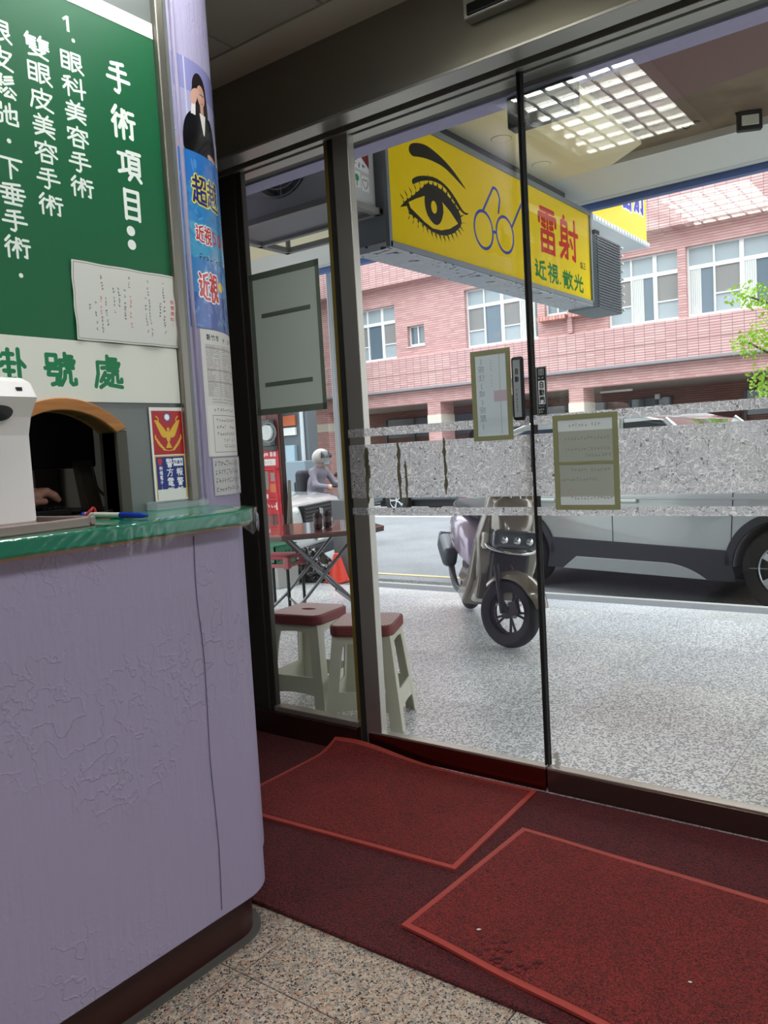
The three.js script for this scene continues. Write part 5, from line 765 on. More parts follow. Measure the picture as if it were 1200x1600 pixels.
// nose towards +x, ground at y 0, centred; the right side (+z) faces the clinic
function car(label, pos, turn, paint, o) {
  const t = thing('parked_car', label, 'car', pos, turn), L = o.L, W = o.W, r = o.r, fx = o.front, rx = o.rear, c0 = o.clear, belt = o.belt, hood = o.hood;
  const s = new THREE.Shape(), n = L / 2, ar = r + 0.07;
  const arc = (x) => { for (let k = 0; k <= 12; k++) { const a = Math.PI - (k * Math.PI) / 12; s.lineTo(x + Math.cos(a) * ar, Math.max(c0, r + Math.sin(a) * ar)); } };
  s.moveTo(-n + 0.1, c0); arc(-rx); arc(fx); s.lineTo(n - 0.12, c0); s.lineTo(n - 0.02, c0 + 0.14); s.quadraticCurveTo(n + 0.01, hood - 0.3, n - 0.08, hood - 0.12); s.quadraticCurveTo(n - 0.3, hood, o.cowl, belt + 0.02); s.lineTo(-n + 0.25, belt + 0.06); s.quadraticCurveTo(-n + 0.03, belt, -n + 0.01, belt - 0.3); s.lineTo(-n, c0 + 0.2); s.lineTo(-n + 0.1, c0);
  const body = M(paint, 0.3, { metalness: o.metal ?? 0.3, clearcoat: 1, clearcoatRoughness: 0.05 }), clad = M('#22252b', 0.6), glassy = M('#12171b', 0.08, { clearcoat: 1 });
  obj('body', toCreasedNormals(side(s, W, 0.07, 5), 0.7), body, t);
  const roof = o.roof, gh = [[o.cowl + 0.05, belt], [o.cowl - 0.62, roof - 0.06], [o.cowl - 0.9, roof], [-n + 0.75, roof], [-n + 0.42, roof - 0.1], [-n + 0.2, belt]];
  const gg = side(gh, W - 0.22, 0.06, 4), gp = gg.attributes.position; for (let i = 0; i < gp.count; i++) gp.setZ(i, gp.getZ(i) * (1 - 0.2 * Math.max(0, (gp.getY(i) - belt) / (roof - belt)))); obj('cabin_glass', toCreasedNormals(gg, 0.6), glassy, t);
  const rg = side([[o.cowl - 0.72, roof - 0.05], [o.cowl - 0.92, roof + 0.012], [-n + 0.74, roof + 0.012], [-n + 0.4, roof - 0.09]], (W - 0.22) * 0.82, 0.03, 3); obj('roof', rg, body, t);
  for (const z of [-1, 1]) { const zz = z * (W / 2 - 0.13), p = (x0, y0, x1, y1) => bar([x0, y0, zz], [x1, y1, zz * 0.84], 0.03, 8); obj('pillar', [p(o.cowl + 0.02, belt, o.cowl - 0.66, roof - 0.05), p(o.b, belt, o.b - 0.04, roof - 0.02), p(-n + 0.3, belt, -n + 0.5, roof - 0.08)], body, t); }
  if (o.clad) for (const z of [-1, 1]) {
    const zz = z * (W / 2 + 0.004), q = new THREE.Shape(), y1 = o.clad; q.moveTo(-rx + ar * 0.9, c0 - 0.02); q.lineTo(fx - ar * 0.9, c0 - 0.02); q.lineTo(fx - ar - 0.02, y1 - 0.02); q.lineTo(-rx + ar + 0.02, y1 + 0.02); obj('sill_cladding', ext(q, 0.02, 0.004, 1).translate(0, 0, zz - 0.012), clad, t);
    for (const x of [-rx, fx]) { const a = new THREE.Shape(); a.absarc(x, r, ar + 0.055, 0.05, Math.PI - 0.05, false); a.absarc(x, r, ar - 0.01, Math.PI - 0.05, 0.05, true); obj('arch_trim', ext(a, 0.02, 0.004, 1, 30).translate(0, 0, zz - 0.012), clad, t); }
    const sk = new THREE.Shape(); sk.moveTo(-rx + ar + 0.15, c0 - 0.015); sk.lineTo(fx - ar - 0.2, c0 - 0.015); sk.quadraticCurveTo(fx - ar - 0.35, c0 + 0.09, fx - ar - 0.55, c0 + 0.1); sk.lineTo(-rx + ar + 0.3, c0 + 0.1); obj('skid_plate', ext(sk, 0.02, 0.004, 1).translate(0, 0, zz + 0.004), M('#9fa4a6', 0.5), t);
  }
  for (const z of [-1, 1]) {
    const zz = z * W / 2, gap = (x0, y0, x1, y1) => bar([x0, y0, zz * 1.0], [x1, y1, zz * 1.0], 0.004, 6); obj('door_gap', [gap(o.a, belt - 0.02, o.a - 0.03, o.clad || c0 + 0.1), gap(o.b, belt - 0.02, o.b, o.clad || c0 + 0.1), gap(o.c, belt - 0.02, o.c + 0.12, o.clad || c0 + 0.1)], MAT.black, t);
    for (const x of [o.b + 0.16, o.c + 0.2]) obj('door_handle', rbx(x - 0.1, x + 0.1, belt - 0.14, belt - 0.105, zz - 0.01, zz + z * 0.03, 0.012, 3), body, t);
    const m = new THREE.Group(); m.name = 'side_mirror'; t.add(m); obj('mirror_shell', new THREE.SphereGeometry(0.1, 20, 14).scale(0.75, 0.7, 1.05).translate(o.a - 0.2, belt + 0.09, zz + z * 0.1), body, m); obj('mirror_arm', bar([o.a - 0.18, belt, zz - z * 0.03], [o.a - 0.19, belt + 0.05, zz + z * 0.08], 0.025, 8), MAT.dark, m);
    obj('crease_line', side([[-n + 0.3, belt - 0.09], [n - 0.5, belt - 0.08], [n - 0.5, belt - 0.1], [-n + 0.3, belt - 0.115]], 0.02, 0.006, 2).translate(0, 0, zz), body, t);
    obj('headlight', new THREE.SphereGeometry(0.13, 20, 12).scale(1.1, 0.62, 1.3).translate(n - 0.17, hood - 0.2, z * (W / 2 - 0.26)), M('#dfe6e6', 0.05, { clearcoat: 1 }), t); obj('tail_light', rbx(-n - 0.005, -n + 0.14, belt - 0.3, belt - 0.06, zz - z * 0.26, zz - z * 0.01, 0.04, 3), M('#b3141c', 0.15, { clearcoat: 1 }), t);
    wheel(t, fx, z * (W / 2 - 0.12), r, 0.22, o.rim ?? '#c4c8ca'); wheel(t, -rx, z * (W / 2 - 0.12), r, 0.22, o.rim ?? '#c4c8ca');
  }
  obj('underbody', bx(-n + 0.2, n - 0.25, c0 - 0.04, c0 + 0.2, -W / 2 + 0.24, W / 2 - 0.24), MAT.black, t);
  const gl = []; for (let k = 0; k < 4; k++) gl.push(rbx(n - 0.06, n + 0.012, hood - 0.33 + k * 0.045, hood - 0.31 + k * 0.045, -W / 2 + 0.38, W / 2 - 0.38, 0.006)); obj('grille', gl, MAT.iron, t); obj('grille_back', rbx(n - 0.09, n - 0.0, hood - 0.35, hood - 0.14, -W / 2 + 0.36, W / 2 - 0.36, 0.01), MAT.black, t);
  obj('emblem', rbx(n, n + 0.022, hood - 0.3, hood - 0.2, -0.05, 0.05, 0.02, 3), MAT.chrome, t); obj('lower_bumper', rbx(n - 0.14, n + 0.01, c0 - 0.02, c0 + 0.12, -W / 2 + 0.15, W / 2 - 0.15, 0.03, 3), clad, t); obj('number_plate', rbx(n - 0.0, n + 0.025, c0 + 0.17, c0 + 0.31, -0.17, 0.17, 0.005), MAT.white, t);
  return t;
}
car('silver grey crossover car with black sill cladding parked along the kerb opposite the door', [-2.255, RY, -5.344], R(-12), '#b3b8b6', { L: 4.1, W: 1.8, r: 0.33, front: 1.27, rear: 1.28, clear: 0.24, belt: 0.98, hood: 1.02, roof: 1.6, cowl: 0.86, a: 0.9, b: -0.2, c: -1.1, clad: 0.49, metal: 0.5 });
car('white car with a dark grille parked at the kerb beyond the street pole', [-8.62, RY, -4.4], R(18), '#b9bcbc', { L: 4.3, W: 1.7, r: 0.31, front: 1.3, rear: 1.25, clear: 0.2, belt: 0.92, hood: 0.96, roof: 1.45, cowl: 0.75, a: 0.9, b: -0.1, c: -1.0, metal: 0.05 });
car('dark blue grey car parked across the street below the brick building', [-9.0, RY, -12.7], Math.PI, '#4d545c', { L: 4.3, W: 1.72, r: 0.31, front: 1.3, rear: 1.25, clear: 0.2, belt: 0.92, hood: 0.96, roof: 1.45, cowl: 0.75, a: 0.9, b: -0.1, c: -1.0 });

// ---------- motor scooters: nose towards +x, right side towards +z ----------
function scooterWheel(parent, r, w, name) {
  const t = new THREE.Group(); t.name = name; parent.add(t);
  const pr = []; for (let k = 0; k <= 10; k++) { const a = -1.25 + (k * 2.5) / 10; pr.push([r - w * 0.5 + Math.cos(a) * w * 0.5, Math.sin(a) * w * 0.53]); } pr.unshift([r * 0.62, -w * 0.36]); pr.push([r * 0.62, w * 0.36]);
  obj('tyre', lathe(pr, 48).rotateX(Math.PI / 2), M('#17181a', 0.75), t);
  const rim = [new THREE.TorusGeometry(r * 0.61, 0.011, 8, 40), new THREE.CylinderGeometry(0.035, 0.035, 0.08, 20).rotateX(Math.PI / 2)]; for (let k = 0; k < 5; k++) { const a = (k * Math.PI * 2) / 5; for (const d of [-0.16, 0.16]) rim.push(bar([Math.cos(a) * 0.03, Math.sin(a) * 0.03, 0], [Math.cos(a + d) * r * 0.6, Math.sin(a + d) * r * 0.6, 0], 0.008, 6)); } obj('rim', rim, M('#2c2d2f', 0.4, { metalness: 0.5 }), t);
  return t;
}
function scooter(label, pos, turn, c1, c2, steer, detail) {
  const t = thing('motor_scooter', label, 'scooter', pos, turn), A = M(c1, 0.22, { metalness: 0.35, clearcoat: 0.8 }), B = M(c2, 0.25, { metalness: 0.3, clearcoat: 0.8 }), r = 0.208, wb = 1.2;
  const rw = scooterWheel(t, r, 0.1, 'rear_wheel'); rw.position.set(0, r, 0);
  const f = new THREE.Group(); f.name = 'front_fork'; f.position.set(wb, 0, 0); f.rotation.y = steer; t.add(f);
  { // wheel, fork, disc and fender turn together
    const wg = scooterWheel(f, r, 0.1, 'front_wheel'); wg.position.y = r;
    obj('fork_leg', [bar([0, r, 0.07], [-0.085, 0.48, 0.066], 0.017, 10), bar([0, r, -0.07], [-0.085, 0.48, -0.066], 0.017, 10)], MAT.black, f);
    const dsc = new THREE.Shape(); dsc.absarc(0, 0, 0.09, 0, 7, false); for (let k = 0; k < 10; k++) { const h = new THREE.Path(); h.absarc(Math.cos(k * 0.628) * 0.068, Math.sin(k * 0.628) * 0.068, 0.007, 0, 7, true); dsc.holes.push(h); } obj('brake_disc', ext(dsc, 0.004).translate(0, r, 0.055), MAT.chrome, f); obj('brake_caliper', rbx(-0.03, 0.03, -0.04, 0.04, 0, 0.035, 0.008).rotateZ(0.4).translate(0.075, r + 0.045, 0.045), MAT.black, f);
    const n = 18, m = 8, pos2 = [], idx = []; for (let i = 0; i <= n; i++) { const a = R(18 + (i / n) * 122), nose = i < 4 ? 0.55 + 0.11 * i : 1; for (let j = 0; j <= m; j++) { const v = (j / m) * 2 - 1, rr = r + 0.045 - 0.05 * v * v; pos2.push(Math.cos(a) * rr + 0.02, r + Math.sin(a) * rr, v * 0.075 * nose); } }
    for (let i = 0; i < n; i++) for (let j = 0; j < m; j++) { const a = i * (m + 1) + j, b = a + m + 1; idx.push(a, b, a + 1, b, b + 1, a + 1); } const g = new THREE.BufferGeometry(); g.setAttribute('position', new THREE.Float32BufferAttribute(pos2, 3)); g.setIndex(idx); g.computeVertexNormals(); obj('front_fender', g, M(c1, 0.22, { metalness: 0.35, clearcoat: 0.8, ...two }), f);
  }
  // swing arm, engine and exhaust
  obj('engine', [rbx(-0.1, 0.42, 0.16, 0.34, -0.12, 0.05, 0.04, 3), new THREE.CylinderGeometry(0.1, 0.1, 0.09, 24).rotateX(Math.PI / 2).translate(0.3, 0.27, 0.06)], MAT.dark, t);
  obj('exhaust_pipe', tube([[0.34, 0.2, 0.06], [0.2, 0.17, 0.13], [0.05, 0.24, 0.15], [-0.06, 0.3, 0.15]], 0.024, 24, 10), M('#6d7072', 0.35, { metalness: 0.7 }), t); obj('muffler', [rbx(-0.3, 0.06, -0.075, 0.075, -0.055, 0.055, 0.045, 4).rotateZ(-0.28).translate(-0.06, 0.37, 0.17)], M('#565c62', 0.35, { metalness: 0.5 }), t); obj('muffler_cap', rbx(-0.03, 0.02, -0.07, 0.07, -0.05, 0.05, 0.03, 3).rotateZ(-0.28).translate(-0.36, 0.46, 0.17), M('#8b9095', 0.3, { metalness: 0.6 }), t);
  obj('shock_absorber', [tube(Array.from({ length: 40 }, (_, i) => [-0.02 + 0.026 * Math.cos(i * 0.9), 0.3 + i * 0.006, -0.13 + 0.026 * Math.sin(i * 0.9)]), 0.005, 120, 5), bar([-0.02, 0.24, -0.13], [-0.02, 0.58, -0.13], 0.012, 8)], MAT.iron, t);
  // tail fairing: tapered loft
  const loft = (st, mat, name) => { const seg = 20, pos2 = [], idx = []; st.forEach(([x, yc, hh, ww]) => { for (let k = 0; k < seg; k++) { const a = (k / seg) * Math.PI * 2, ca = Math.cos(a), sa = Math.sin(a), e = 0.6; pos2.push(x, yc + Math.sign(sa) * Math.abs(sa) ** e * hh, Math.sign(ca) * Math.abs(ca) ** e * ww); } }); for (let i = 0; i < st.length - 1; i++) for (let k = 0; k < seg; k++) { const a = i * seg + k, b = i * seg + ((k + 1) % seg), c = a + seg, d = b + seg; idx.push(a, b, c, b, d, c); } const cap = (i, fl) => { const o = pos2.length / 3; pos2.push(st[i][0], st[i][1], 0); for (let k = 0; k < seg; k++) { const a = i * seg + k, b = i * seg + ((k + 1) % seg); fl ? idx.push(o, a, b) : idx.push(o, b, a); } }; cap(0, false); cap(st.length - 1, true); const g = new THREE.BufferGeometry(); g.setAttribute('position', new THREE.Float32BufferAttribute(pos2, 3)); g.setIndex(idx); g.computeVertexNormals(); return obj(name, g, mat, t); };
  loft([[-0.36, 0.64, 0.03, 0.05], [-0.3, 0.62, 0.075, 0.12], [-0.12, 0.59, 0.13, 0.18], [0.12, 0.56, 0.15, 0.2], [0.32, 0.52, 0.15, 0.175], [0.44, 0.44, 0.1, 0.13]], B, 'tail_fairing');
  loft([[0.2, 0.36, 0.06, 0.12], [0.5, 0.31, 0.05, 0.155], [0.8, 0.31, 0.05, 0.155], [0.94, 0.36, 0.06, 0.14]], MAT.dark, 'footboard');
  obj('side_skirt', [side([[0.34, 0.28], [0.86, 0.2], [0.98, 0.24], [1.02, 0.42], [0.93, 0.36], [0.42, 0.36]], 0.34, 0.02, 2)], A, t);
  loft([[-0.34, 0.735, 0.025, 0.07], [-0.22, 0.755, 0.05, 0.13], [0.05, 0.75, 0.055, 0.155], [0.28, 0.74, 0.05, 0.14], [0.4, 0.71, 0.03, 0.08]], M('#3e4246', 0.6), 'seat'); obj('grab_rail', tube([[-0.12, 0.72, 0.13], [-0.28, 0.74, 0.13], [-0.42, 0.77, 0.07], [-0.42, 0.77, -0.07], [-0.28, 0.74, -0.13], [-0.12, 0.72, -0.13]], 0.012, 40, 8), MAT.black, t);
  obj('tail_lamp', rbx(-0.4, -0.34, 0.6, 0.67, -0.06, 0.06, 0.02, 3), M('#b3141c', 0.15), t);
  // leg shield and front apron
  const shield = side([[0.84, 0.3], [0.94, 0.28], [1.06, 0.42], [1.09, 0.62], [1.04, 0.9], [0.98, 0.96], [0.92, 0.9], [0.98, 0.62], [0.92, 0.44]], 0.42, 0.03, 3), sp = shield.attributes.position; for (let i = 0; i < sp.count; i++) { const y = sp.getY(i), z = sp.getZ(i), k = y > 0.6 ? 1 - 0.45 * (y - 0.6) / 0.36 : 0.72 + 0.28 * (y - 0.28) / 0.32; sp.setXYZ(i, sp.getX(i) - 0.9 * z * z, y, z * k); } obj('leg_shield', toCreasedNormals(shield, 0.7), A, t);
  loft([[1.0, 0.72, 0.2, 0.15], [1.08, 0.7, 0.17, 0.13], [1.15, 0.665, 0.11, 0.1], [1.18, 0.64, 0.05, 0.06]], A, 'front_cowl'); const hl = new THREE.Group(); hl.name = 'headlight'; t.add(hl); obj('lens', rbx(1.06, 1.205, 0.575, 0.69, -0.14, 0.14, 0.035, 4), M('#3b4248', 0.04, { clearcoat: 1 }), hl); for (const z of [-0.075, 0, 0.075]) obj('lamp_element', new THREE.SphereGeometry(0.024, 14, 10).scale(0.6, 1, 1).translate(1.2, 0.63, z), MAT.chrome, hl);
  obj('headlight_trim', tube([[1.03, 0.66, -0.175], [1.11, 0.58, -0.15], [1.2, 0.56, -0.06], [1.208, 0.557, 0], [1.2, 0.56, 0.06], [1.11, 0.58, 0.15], [1.03, 0.66, 0.175]], 0.011, 40, 8), MAT.chrome, t); obj('cowl_strip', [bar([1.155, 0.7, 0.035], [1.05, 0.9, 0.028], 0.007, 8), bar([1.155, 0.7, -0.035], [1.05, 0.9, -0.028], 0.007, 8)], MAT.chrome, t);
  obj('inner_fender', rbx(0.98, 1.11, 0.3, 0.56, -0.115, 0.115, 0.03, 3), MAT.black, t); obj('floor_wing', [side([[0.5, 0.2], [0.72, 0.16], [0.9, 0.34], [1.0, 0.62], [0.9, 0.6], [0.8, 0.36]], 0.4, 0.02, 2)], A, t);
  obj('inner_panel', rbx(0.88, 0.95, 0.42, 0.86, -0.14, 0.14, 0.03, 3), MAT.dark, t);
  for (const z of [-1, 1]) { obj('indicator', rbx(1.02, 1.1, 0.56, 0.66, z * 0.16 - 0.02, z * 0.16 + 0.02, 0.015, 3), M('#dcd6c8', 0.1, { clearcoat: 1 }), t); }
  // handlebar
  const hb = new THREE.Group(); hb.name = 'handlebar'; hb.position.set(0.98, 0.97, 0); hb.rotation.y = steer * 0.8; t.add(hb);
  obj('bar', tube([[-0.1, 0.06, -0.32], [-0.03, 0.05, -0.18], [0.02, 0.03, 0], [-0.03, 0.05, 0.18], [-0.1, 0.06, 0.32]], 0.012, 30, 8), MAT.iron, hb); for (const z of [-1, 1]) { obj('grip', bar([-0.068, 0.056, z * 0.24], [-0.105, 0.061, z * 0.34], 0.019, 12), MAT.black, hb); obj('brake_lever', bar([-0.0, 0.05, z * 0.2], [-0.04, 0.04, z * 0.33], 0.006, 6), MAT.iron, hb); obj('mirror_stem', bar([-0.04, 0.06, z * 0.2], [-0.02, 0.22, z * 0.3], 0.005, 6), MAT.black, hb); obj('mirror', new THREE.SphereGeometry(0.055, 16, 10).scale(0.35, 0.75, 1.1).translate(-0.02, 0.25, z * 0.31), MAT.black, hb); }
  obj('handlebar_cover', new THREE.SphereGeometry(0.12, 20, 14).scale(0.75, 0.6, 1.3).translate(0.02, 0.02, 0), A, hb);
  obj('side_stand', bar([0.36, 0.2, -0.12], [0.42, 0.0, -0.26], 0.011, 8), MAT.iron, t);
  return t;
}
{ const t = scooter('bronze and mauve motor scooter parked in front of the door with its wheel turned', [-3.024, 0, -2.606], R(-49), '#7f776a', '#a797ae', R(38), true); t.rotation.order = 'YXZ'; t.rotation.x = -0.14; t.position.y = 0.006; }

// ---------- rider crossing on the street ----------
{
  const X = -8.15, Z = -7.15, K = 0.87;
  scooter('dark motor scooter being ridden along the street', [X - 0.5, RY, Z], 0, '#6d7480', '#5d6570', 0, false).scale.setScalar(0.9);
  const j = new THREE.Color('#746f7a'), tr = new THREE.Color('#4c5468'), sk = new THREE.Color('#c79a80'), sh = new THREE.Color('#2a2a2e');
  const y = RY, b = [], kind = [], add = (a, c, k) => { b.push([[a[0] * K + X, a[1] * K + y, a[2] * K + Z, a[3] * K], [c[0] * K + X, c[1] * K + y, c[2] * K + Z, c[3] * K]]); kind.push(k); };
  add([-0.42, 0.86, 0, 0.15], [-0.34, 1.1, 0, 0.15], j); add([-0.34, 1.1, 0, 0.15], [-0.26, 1.3, 0, 0.14], j); add([-0.26, 1.32, -0.14, 0.075], [-0.26, 1.32, 0.14, 0.075], j); add([-0.25, 1.36, 0, 0.06], [-0.2, 1.47, 0, 0.055], sk); add([-0.19, 1.5, 0, 0.085], [-0.17, 1.58, 0, 0.095], sk); add([-0.1, 1.5, 0, 0.03], [-0.08, 1.5, 0, 0.02], sk);
  for (const s of [-1, 1]) { add([-0.26, 1.32, s * 0.19, 0.06], [-0.12, 1.08, s * 0.26, 0.05], j); add([-0.12, 1.08, s * 0.26, 0.05], [0.2, 1.05, s * 0.27, 0.038], j); add([0.2, 1.05, s * 0.27, 0.035], [0.3, 1.04, s * 0.28, 0.04], sk); add([-0.4, 0.86, s * 0.1, 0.1], [0.06, 0.78, s * 0.15, 0.075], tr); add([0.06, 0.78, s * 0.15, 0.075], [0.04, 0.44, s * 0.13, 0.05], tr); add([0.03, 0.42, s * 0.13, 0.045], [0.2, 0.39, s * 0.13, 0.035], sh); }
  const p = thing('person', 'motorcyclist in grey jacket and dark trousers riding along the street', 'person'); const g = flesh(b, 0.02, 0.05, (i) => kind[i]); obj('body', g, M('#ffffff', 0.8, { vertexColors: true }), p);
  obj('helmet', [new THREE.SphereGeometry(0.15, 24, 16, 0, Math.PI * 2, 0, Math.PI * 0.66).translate(X - 0.16, 1.36 + y, Z)], M('#8f8a85', 0.3, { clearcoat: 0.6, ...two }), p); obj('helmet_visor', new THREE.SphereGeometry(0.16, 20, 10, Math.PI * 0.7, Math.PI * 0.6, Math.PI * 0.3, Math.PI * 0.22).translate(X - 0.15, 1.37 + y, Z), M('#33363c', 0.1, { clearcoat: 1, ...two }), p); obj('face_mask', rbx(X - 0.1, X - 0.035, 1.25 + y, 1.33 + y, Z - 0.065, Z + 0.065, 0.03, 3), M('#8fa3ad', 0.8), p);
  const bp = thing('backpack', 'dark backpack worn by the motorcyclist', 'backpack'); obj('pack', rbx(X - 0.64, X - 0.45, 0.8 + y, 1.18 + y, Z - 0.15, Z + 0.15, 0.07, 4), M('#2f3036', 0.8), bp); obj('front_pocket', rbx(X - 0.69, X - 0.62, 0.83 + y, 1.0 + y, Z - 0.11, Z + 0.11, 0.03, 3), M('#26272c', 0.8), bp);
}

// ---------- brick building across the street ----------
{
  const s = 1.086, bxx = (x) => x * s, by = (y) => 1.2 + (y - 1.2) * s, Zf = -16.5;
  const tileTex = (joint, a, b, vert) => dtex(1024, 1.92, (u, v) => { const rows = 32, r = v * rows, k = Math.floor(r), f = r - k, cu = u * 8 + (vert ? 0 : (k % 2) * 0.5), cf = cu - Math.floor(cu), n = hash(Math.floor(cu), k, 5); if (f < 0.2 || (vert && cf < 0.035)) return joint; return mixc(a, b, n * 0.7 + 0.3 * fbm(u * 9, v * 9, 9, 3, 190)); });
  const wallM = M('#ffffff', 0.75, { map: tileTex(rgb(146, 112, 112), rgb(194, 148, 144), rgb(218, 178, 174), false), bumpScale: 0.004 }), bandM = M('#ffffff', 0.75, { map: tileTex(rgb(122, 98, 106), rgb(198, 154, 150), rgb(222, 184, 180), true) });
  const B = thing('brick_building', 'pink tiled two-tone building with white framed windows across the street', 'building');
  const WL = -17.0, WR = 6, y0 = by(3.59), y1 = by(5.43), holes = [];
  const win = [[-14.95, -13.34, 3.59, 4.98, 'w', 0], [-12.94, -12.37, 3.84, 4.36, 's', 1], [-11.05, -8.95, 3.59, 5.0, 'w', 2], [-8.75, -8.15, 4.06, 4.9, 's', 4], [-7.95, -7.3, 4.06, 4.9, 's', 5], [-7.13, -5.48, 3.59, 5.02, 'w', 6], [-5.3, -3.0, 3.59, 5.03, 'w', 7], [-2.7, -0.4, 3.59, 5.03, 'w', 8], [0.2, 2.5, 3.59, 5.03, 'w', 9]];
  // wall pieces around the windows
  const wallG = []; let px = WL; for (const [a, b, c, d] of win) { wallG.push(bx(px, a, y0 - 0.05, y1, Zf - 0.3, Zf)); if (by(c) > y0) wallG.push(bx(a, b, y0 - 0.05, by(c), Zf - 0.3, Zf)); wallG.push(bx(a, b, by(d), y1, Zf - 0.3, Zf)); px = b; } wallG.push(bx(px, WR, y0 - 0.05, y1, Zf - 0.3, Zf));
  obj('wall', wallG, wallM, B);
  obj('upper_band', bx(WL, WR, y1, 10, Zf - 0.3, Zf + 0.35), bandM, B); obj('lower_band', bx(WL, WR, by(2.75), y0 - 0.02, Zf - 0.3, Zf + 0.12), bandM, B); obj('band_flashing', rbx(WL, WR, by(2.75) - 0.05, by(2.75) + 0.02, Zf - 0.2, Zf + 0.17, 0.01), M('#8e8c90', 0.5), B); obj('band_groove', bx(WL, WR, by(3.12), by(3.15), Zf + 0.11, Zf + 0.124), M('#9b7c7c', 0.8), B);
  obj('lintel', bx(WL, WR, by(2.355), by(2.75), Zf - 0.4, Zf - 0.05), wallM, B);
  const colW = [[-16.9, -16.1], [-12.43, -12.0], [-8.22, -7.84], [-2.9, -2.5], [1.5, 1.9]];
  for (const [a, b] of colW) { obj('pillar', bx(a, b, RY, by(2.36), Zf - 0.75, Zf - 0.06), wallM, B); obj('pillar_band', bx(a - 0.012, b + 0.012, by(1.815), by(2.04), Zf - 0.76, Zf - 0.048), M('#d9d3c6', 0.7), B); }
  obj('arcade_soffit', bx(WL, WR, by(2.36), by(2.4), Zf - 3, Zf - 0.35), M('#8b8580', 0.8), B);
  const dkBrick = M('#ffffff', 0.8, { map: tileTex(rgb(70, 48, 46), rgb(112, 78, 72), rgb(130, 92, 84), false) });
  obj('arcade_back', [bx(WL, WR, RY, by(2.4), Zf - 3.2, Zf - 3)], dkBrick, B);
  // shop fronts in the arcade: grey glazing, shutters, maroon doors
  const glz = M('#5d6870', 0.15, { clearcoat: 0.5 }), fr = M('#4c5156', 0.5);
  for (const [a, b] of [[-16, -12.6], [-11.9, -8.4], [-7.7, -6.6], [-4.75, -2.95]]) { const w = new THREE.Group(); w.name = 'shop_window'; B.add(w); obj('shop_glass', bx(a, b, by(1.55), by(2.12), Zf - 2.98, Zf - 2.95), glz, w); for (let k = 0; k <= 3; k++) obj('mullion', bx(a + ((b - a) * k) / 3 - 0.03, a + ((b - a) * k) / 3 + 0.03, RY + 0.1, by(2.12), Zf - 2.96, Zf - 2.9), fr, w); for (let k = 0; k < 8; k++) obj('louvre_slat', bx(a, b, RY + 0.3 + k * 0.16, RY + 0.4 + k * 0.16, Zf - 2.97, Zf - 2.92), M0('#6f7679'), w); }
  for (const x of [-6.35, -5.6]) { const d = new THREE.Group(); d.name = 'shop_door'; B.add(d); obj('door_leaf', bx(x, x + 0.72, RY + 0.1, by(1.62), Zf - 2.99, Zf - 2.93), M0('#4c2527'), d); obj('door_moulding', [bx(x + 0.1, x + 0.62, by(1.46), by(1.48), Zf - 2.93, Zf - 2.92), bx(x + 0.1, x + 0.12, by(0.8), by(1.48), Zf - 2.93, Zf - 2.92), bx(x + 0.6, x + 0.62, by(0.8), by(1.48), Zf - 2.93, Zf - 2.92)], M0('#b09a80'), d); }
  obj('arcade_lamp', bx(-7.7, -6.9, by(2.24), by(2.28), Zf - 0.9, Zf - 0.8), M0('#d9d9d2'), B);
  obj('wall_box', [rbx(-6.98, -6.86, by(2.08), by(2.2), Zf - 2.9, Zf - 2.8, 0.01), bx(-7.0, -6.8, by(1.9), by(1.94), Zf - 2.95, Zf - 2.85)], M0('#c9cbc8'), B);
  // windows
  const fm = M('#e9ebea', 0.5), panes = [M('#7e8b93', 0.12, { clearcoat: 0.6 }), M('#667682', 0.12, { clearcoat: 0.6 }), M('#8b8a88', 0.6), M('#a4afb4', 0.3)], cur = M('#d6d9d6', 0.85);
  win.forEach(([a, b, c, d, kind, id]) => {
    const w = new THREE.Group(); w.name = 'window'; B.add(w); const ya = by(c), yb = by(d), z = Zf - 0.16, t = 0.035; const fb = (x0, x1, q0, q1) => bx(x0, x1, q0, q1, z - 0.03 - (q1 - q0 > x1 - x0 ? 0.004 : 0), z + 0.03 + (q1 - q0 > x1 - x0 ? 0.004 : 0));
    const frames = [fb(a, b, ya, ya + 2 * t), fb(a, b, yb - t, yb), fb(a, a + t, ya, yb), fb(b - t, b, ya, yb)];
    const cols = kind === 's' ? 2 : Math.round((b - a) / 0.52), ty = ya + (yb - ya) * 0.705; if (kind !== 's') frames.push(fb(a, b, ty - 0.045, ty + 0.045));
    for (let k = 1; k < cols; k++) { const x = a + ((b - a) * k) / cols, m = k % 2 ? 0.02 : 0.045; frames.push(fb(x - m, x + m, ya, yb)); }
    obj('frame', frames, fm, w);
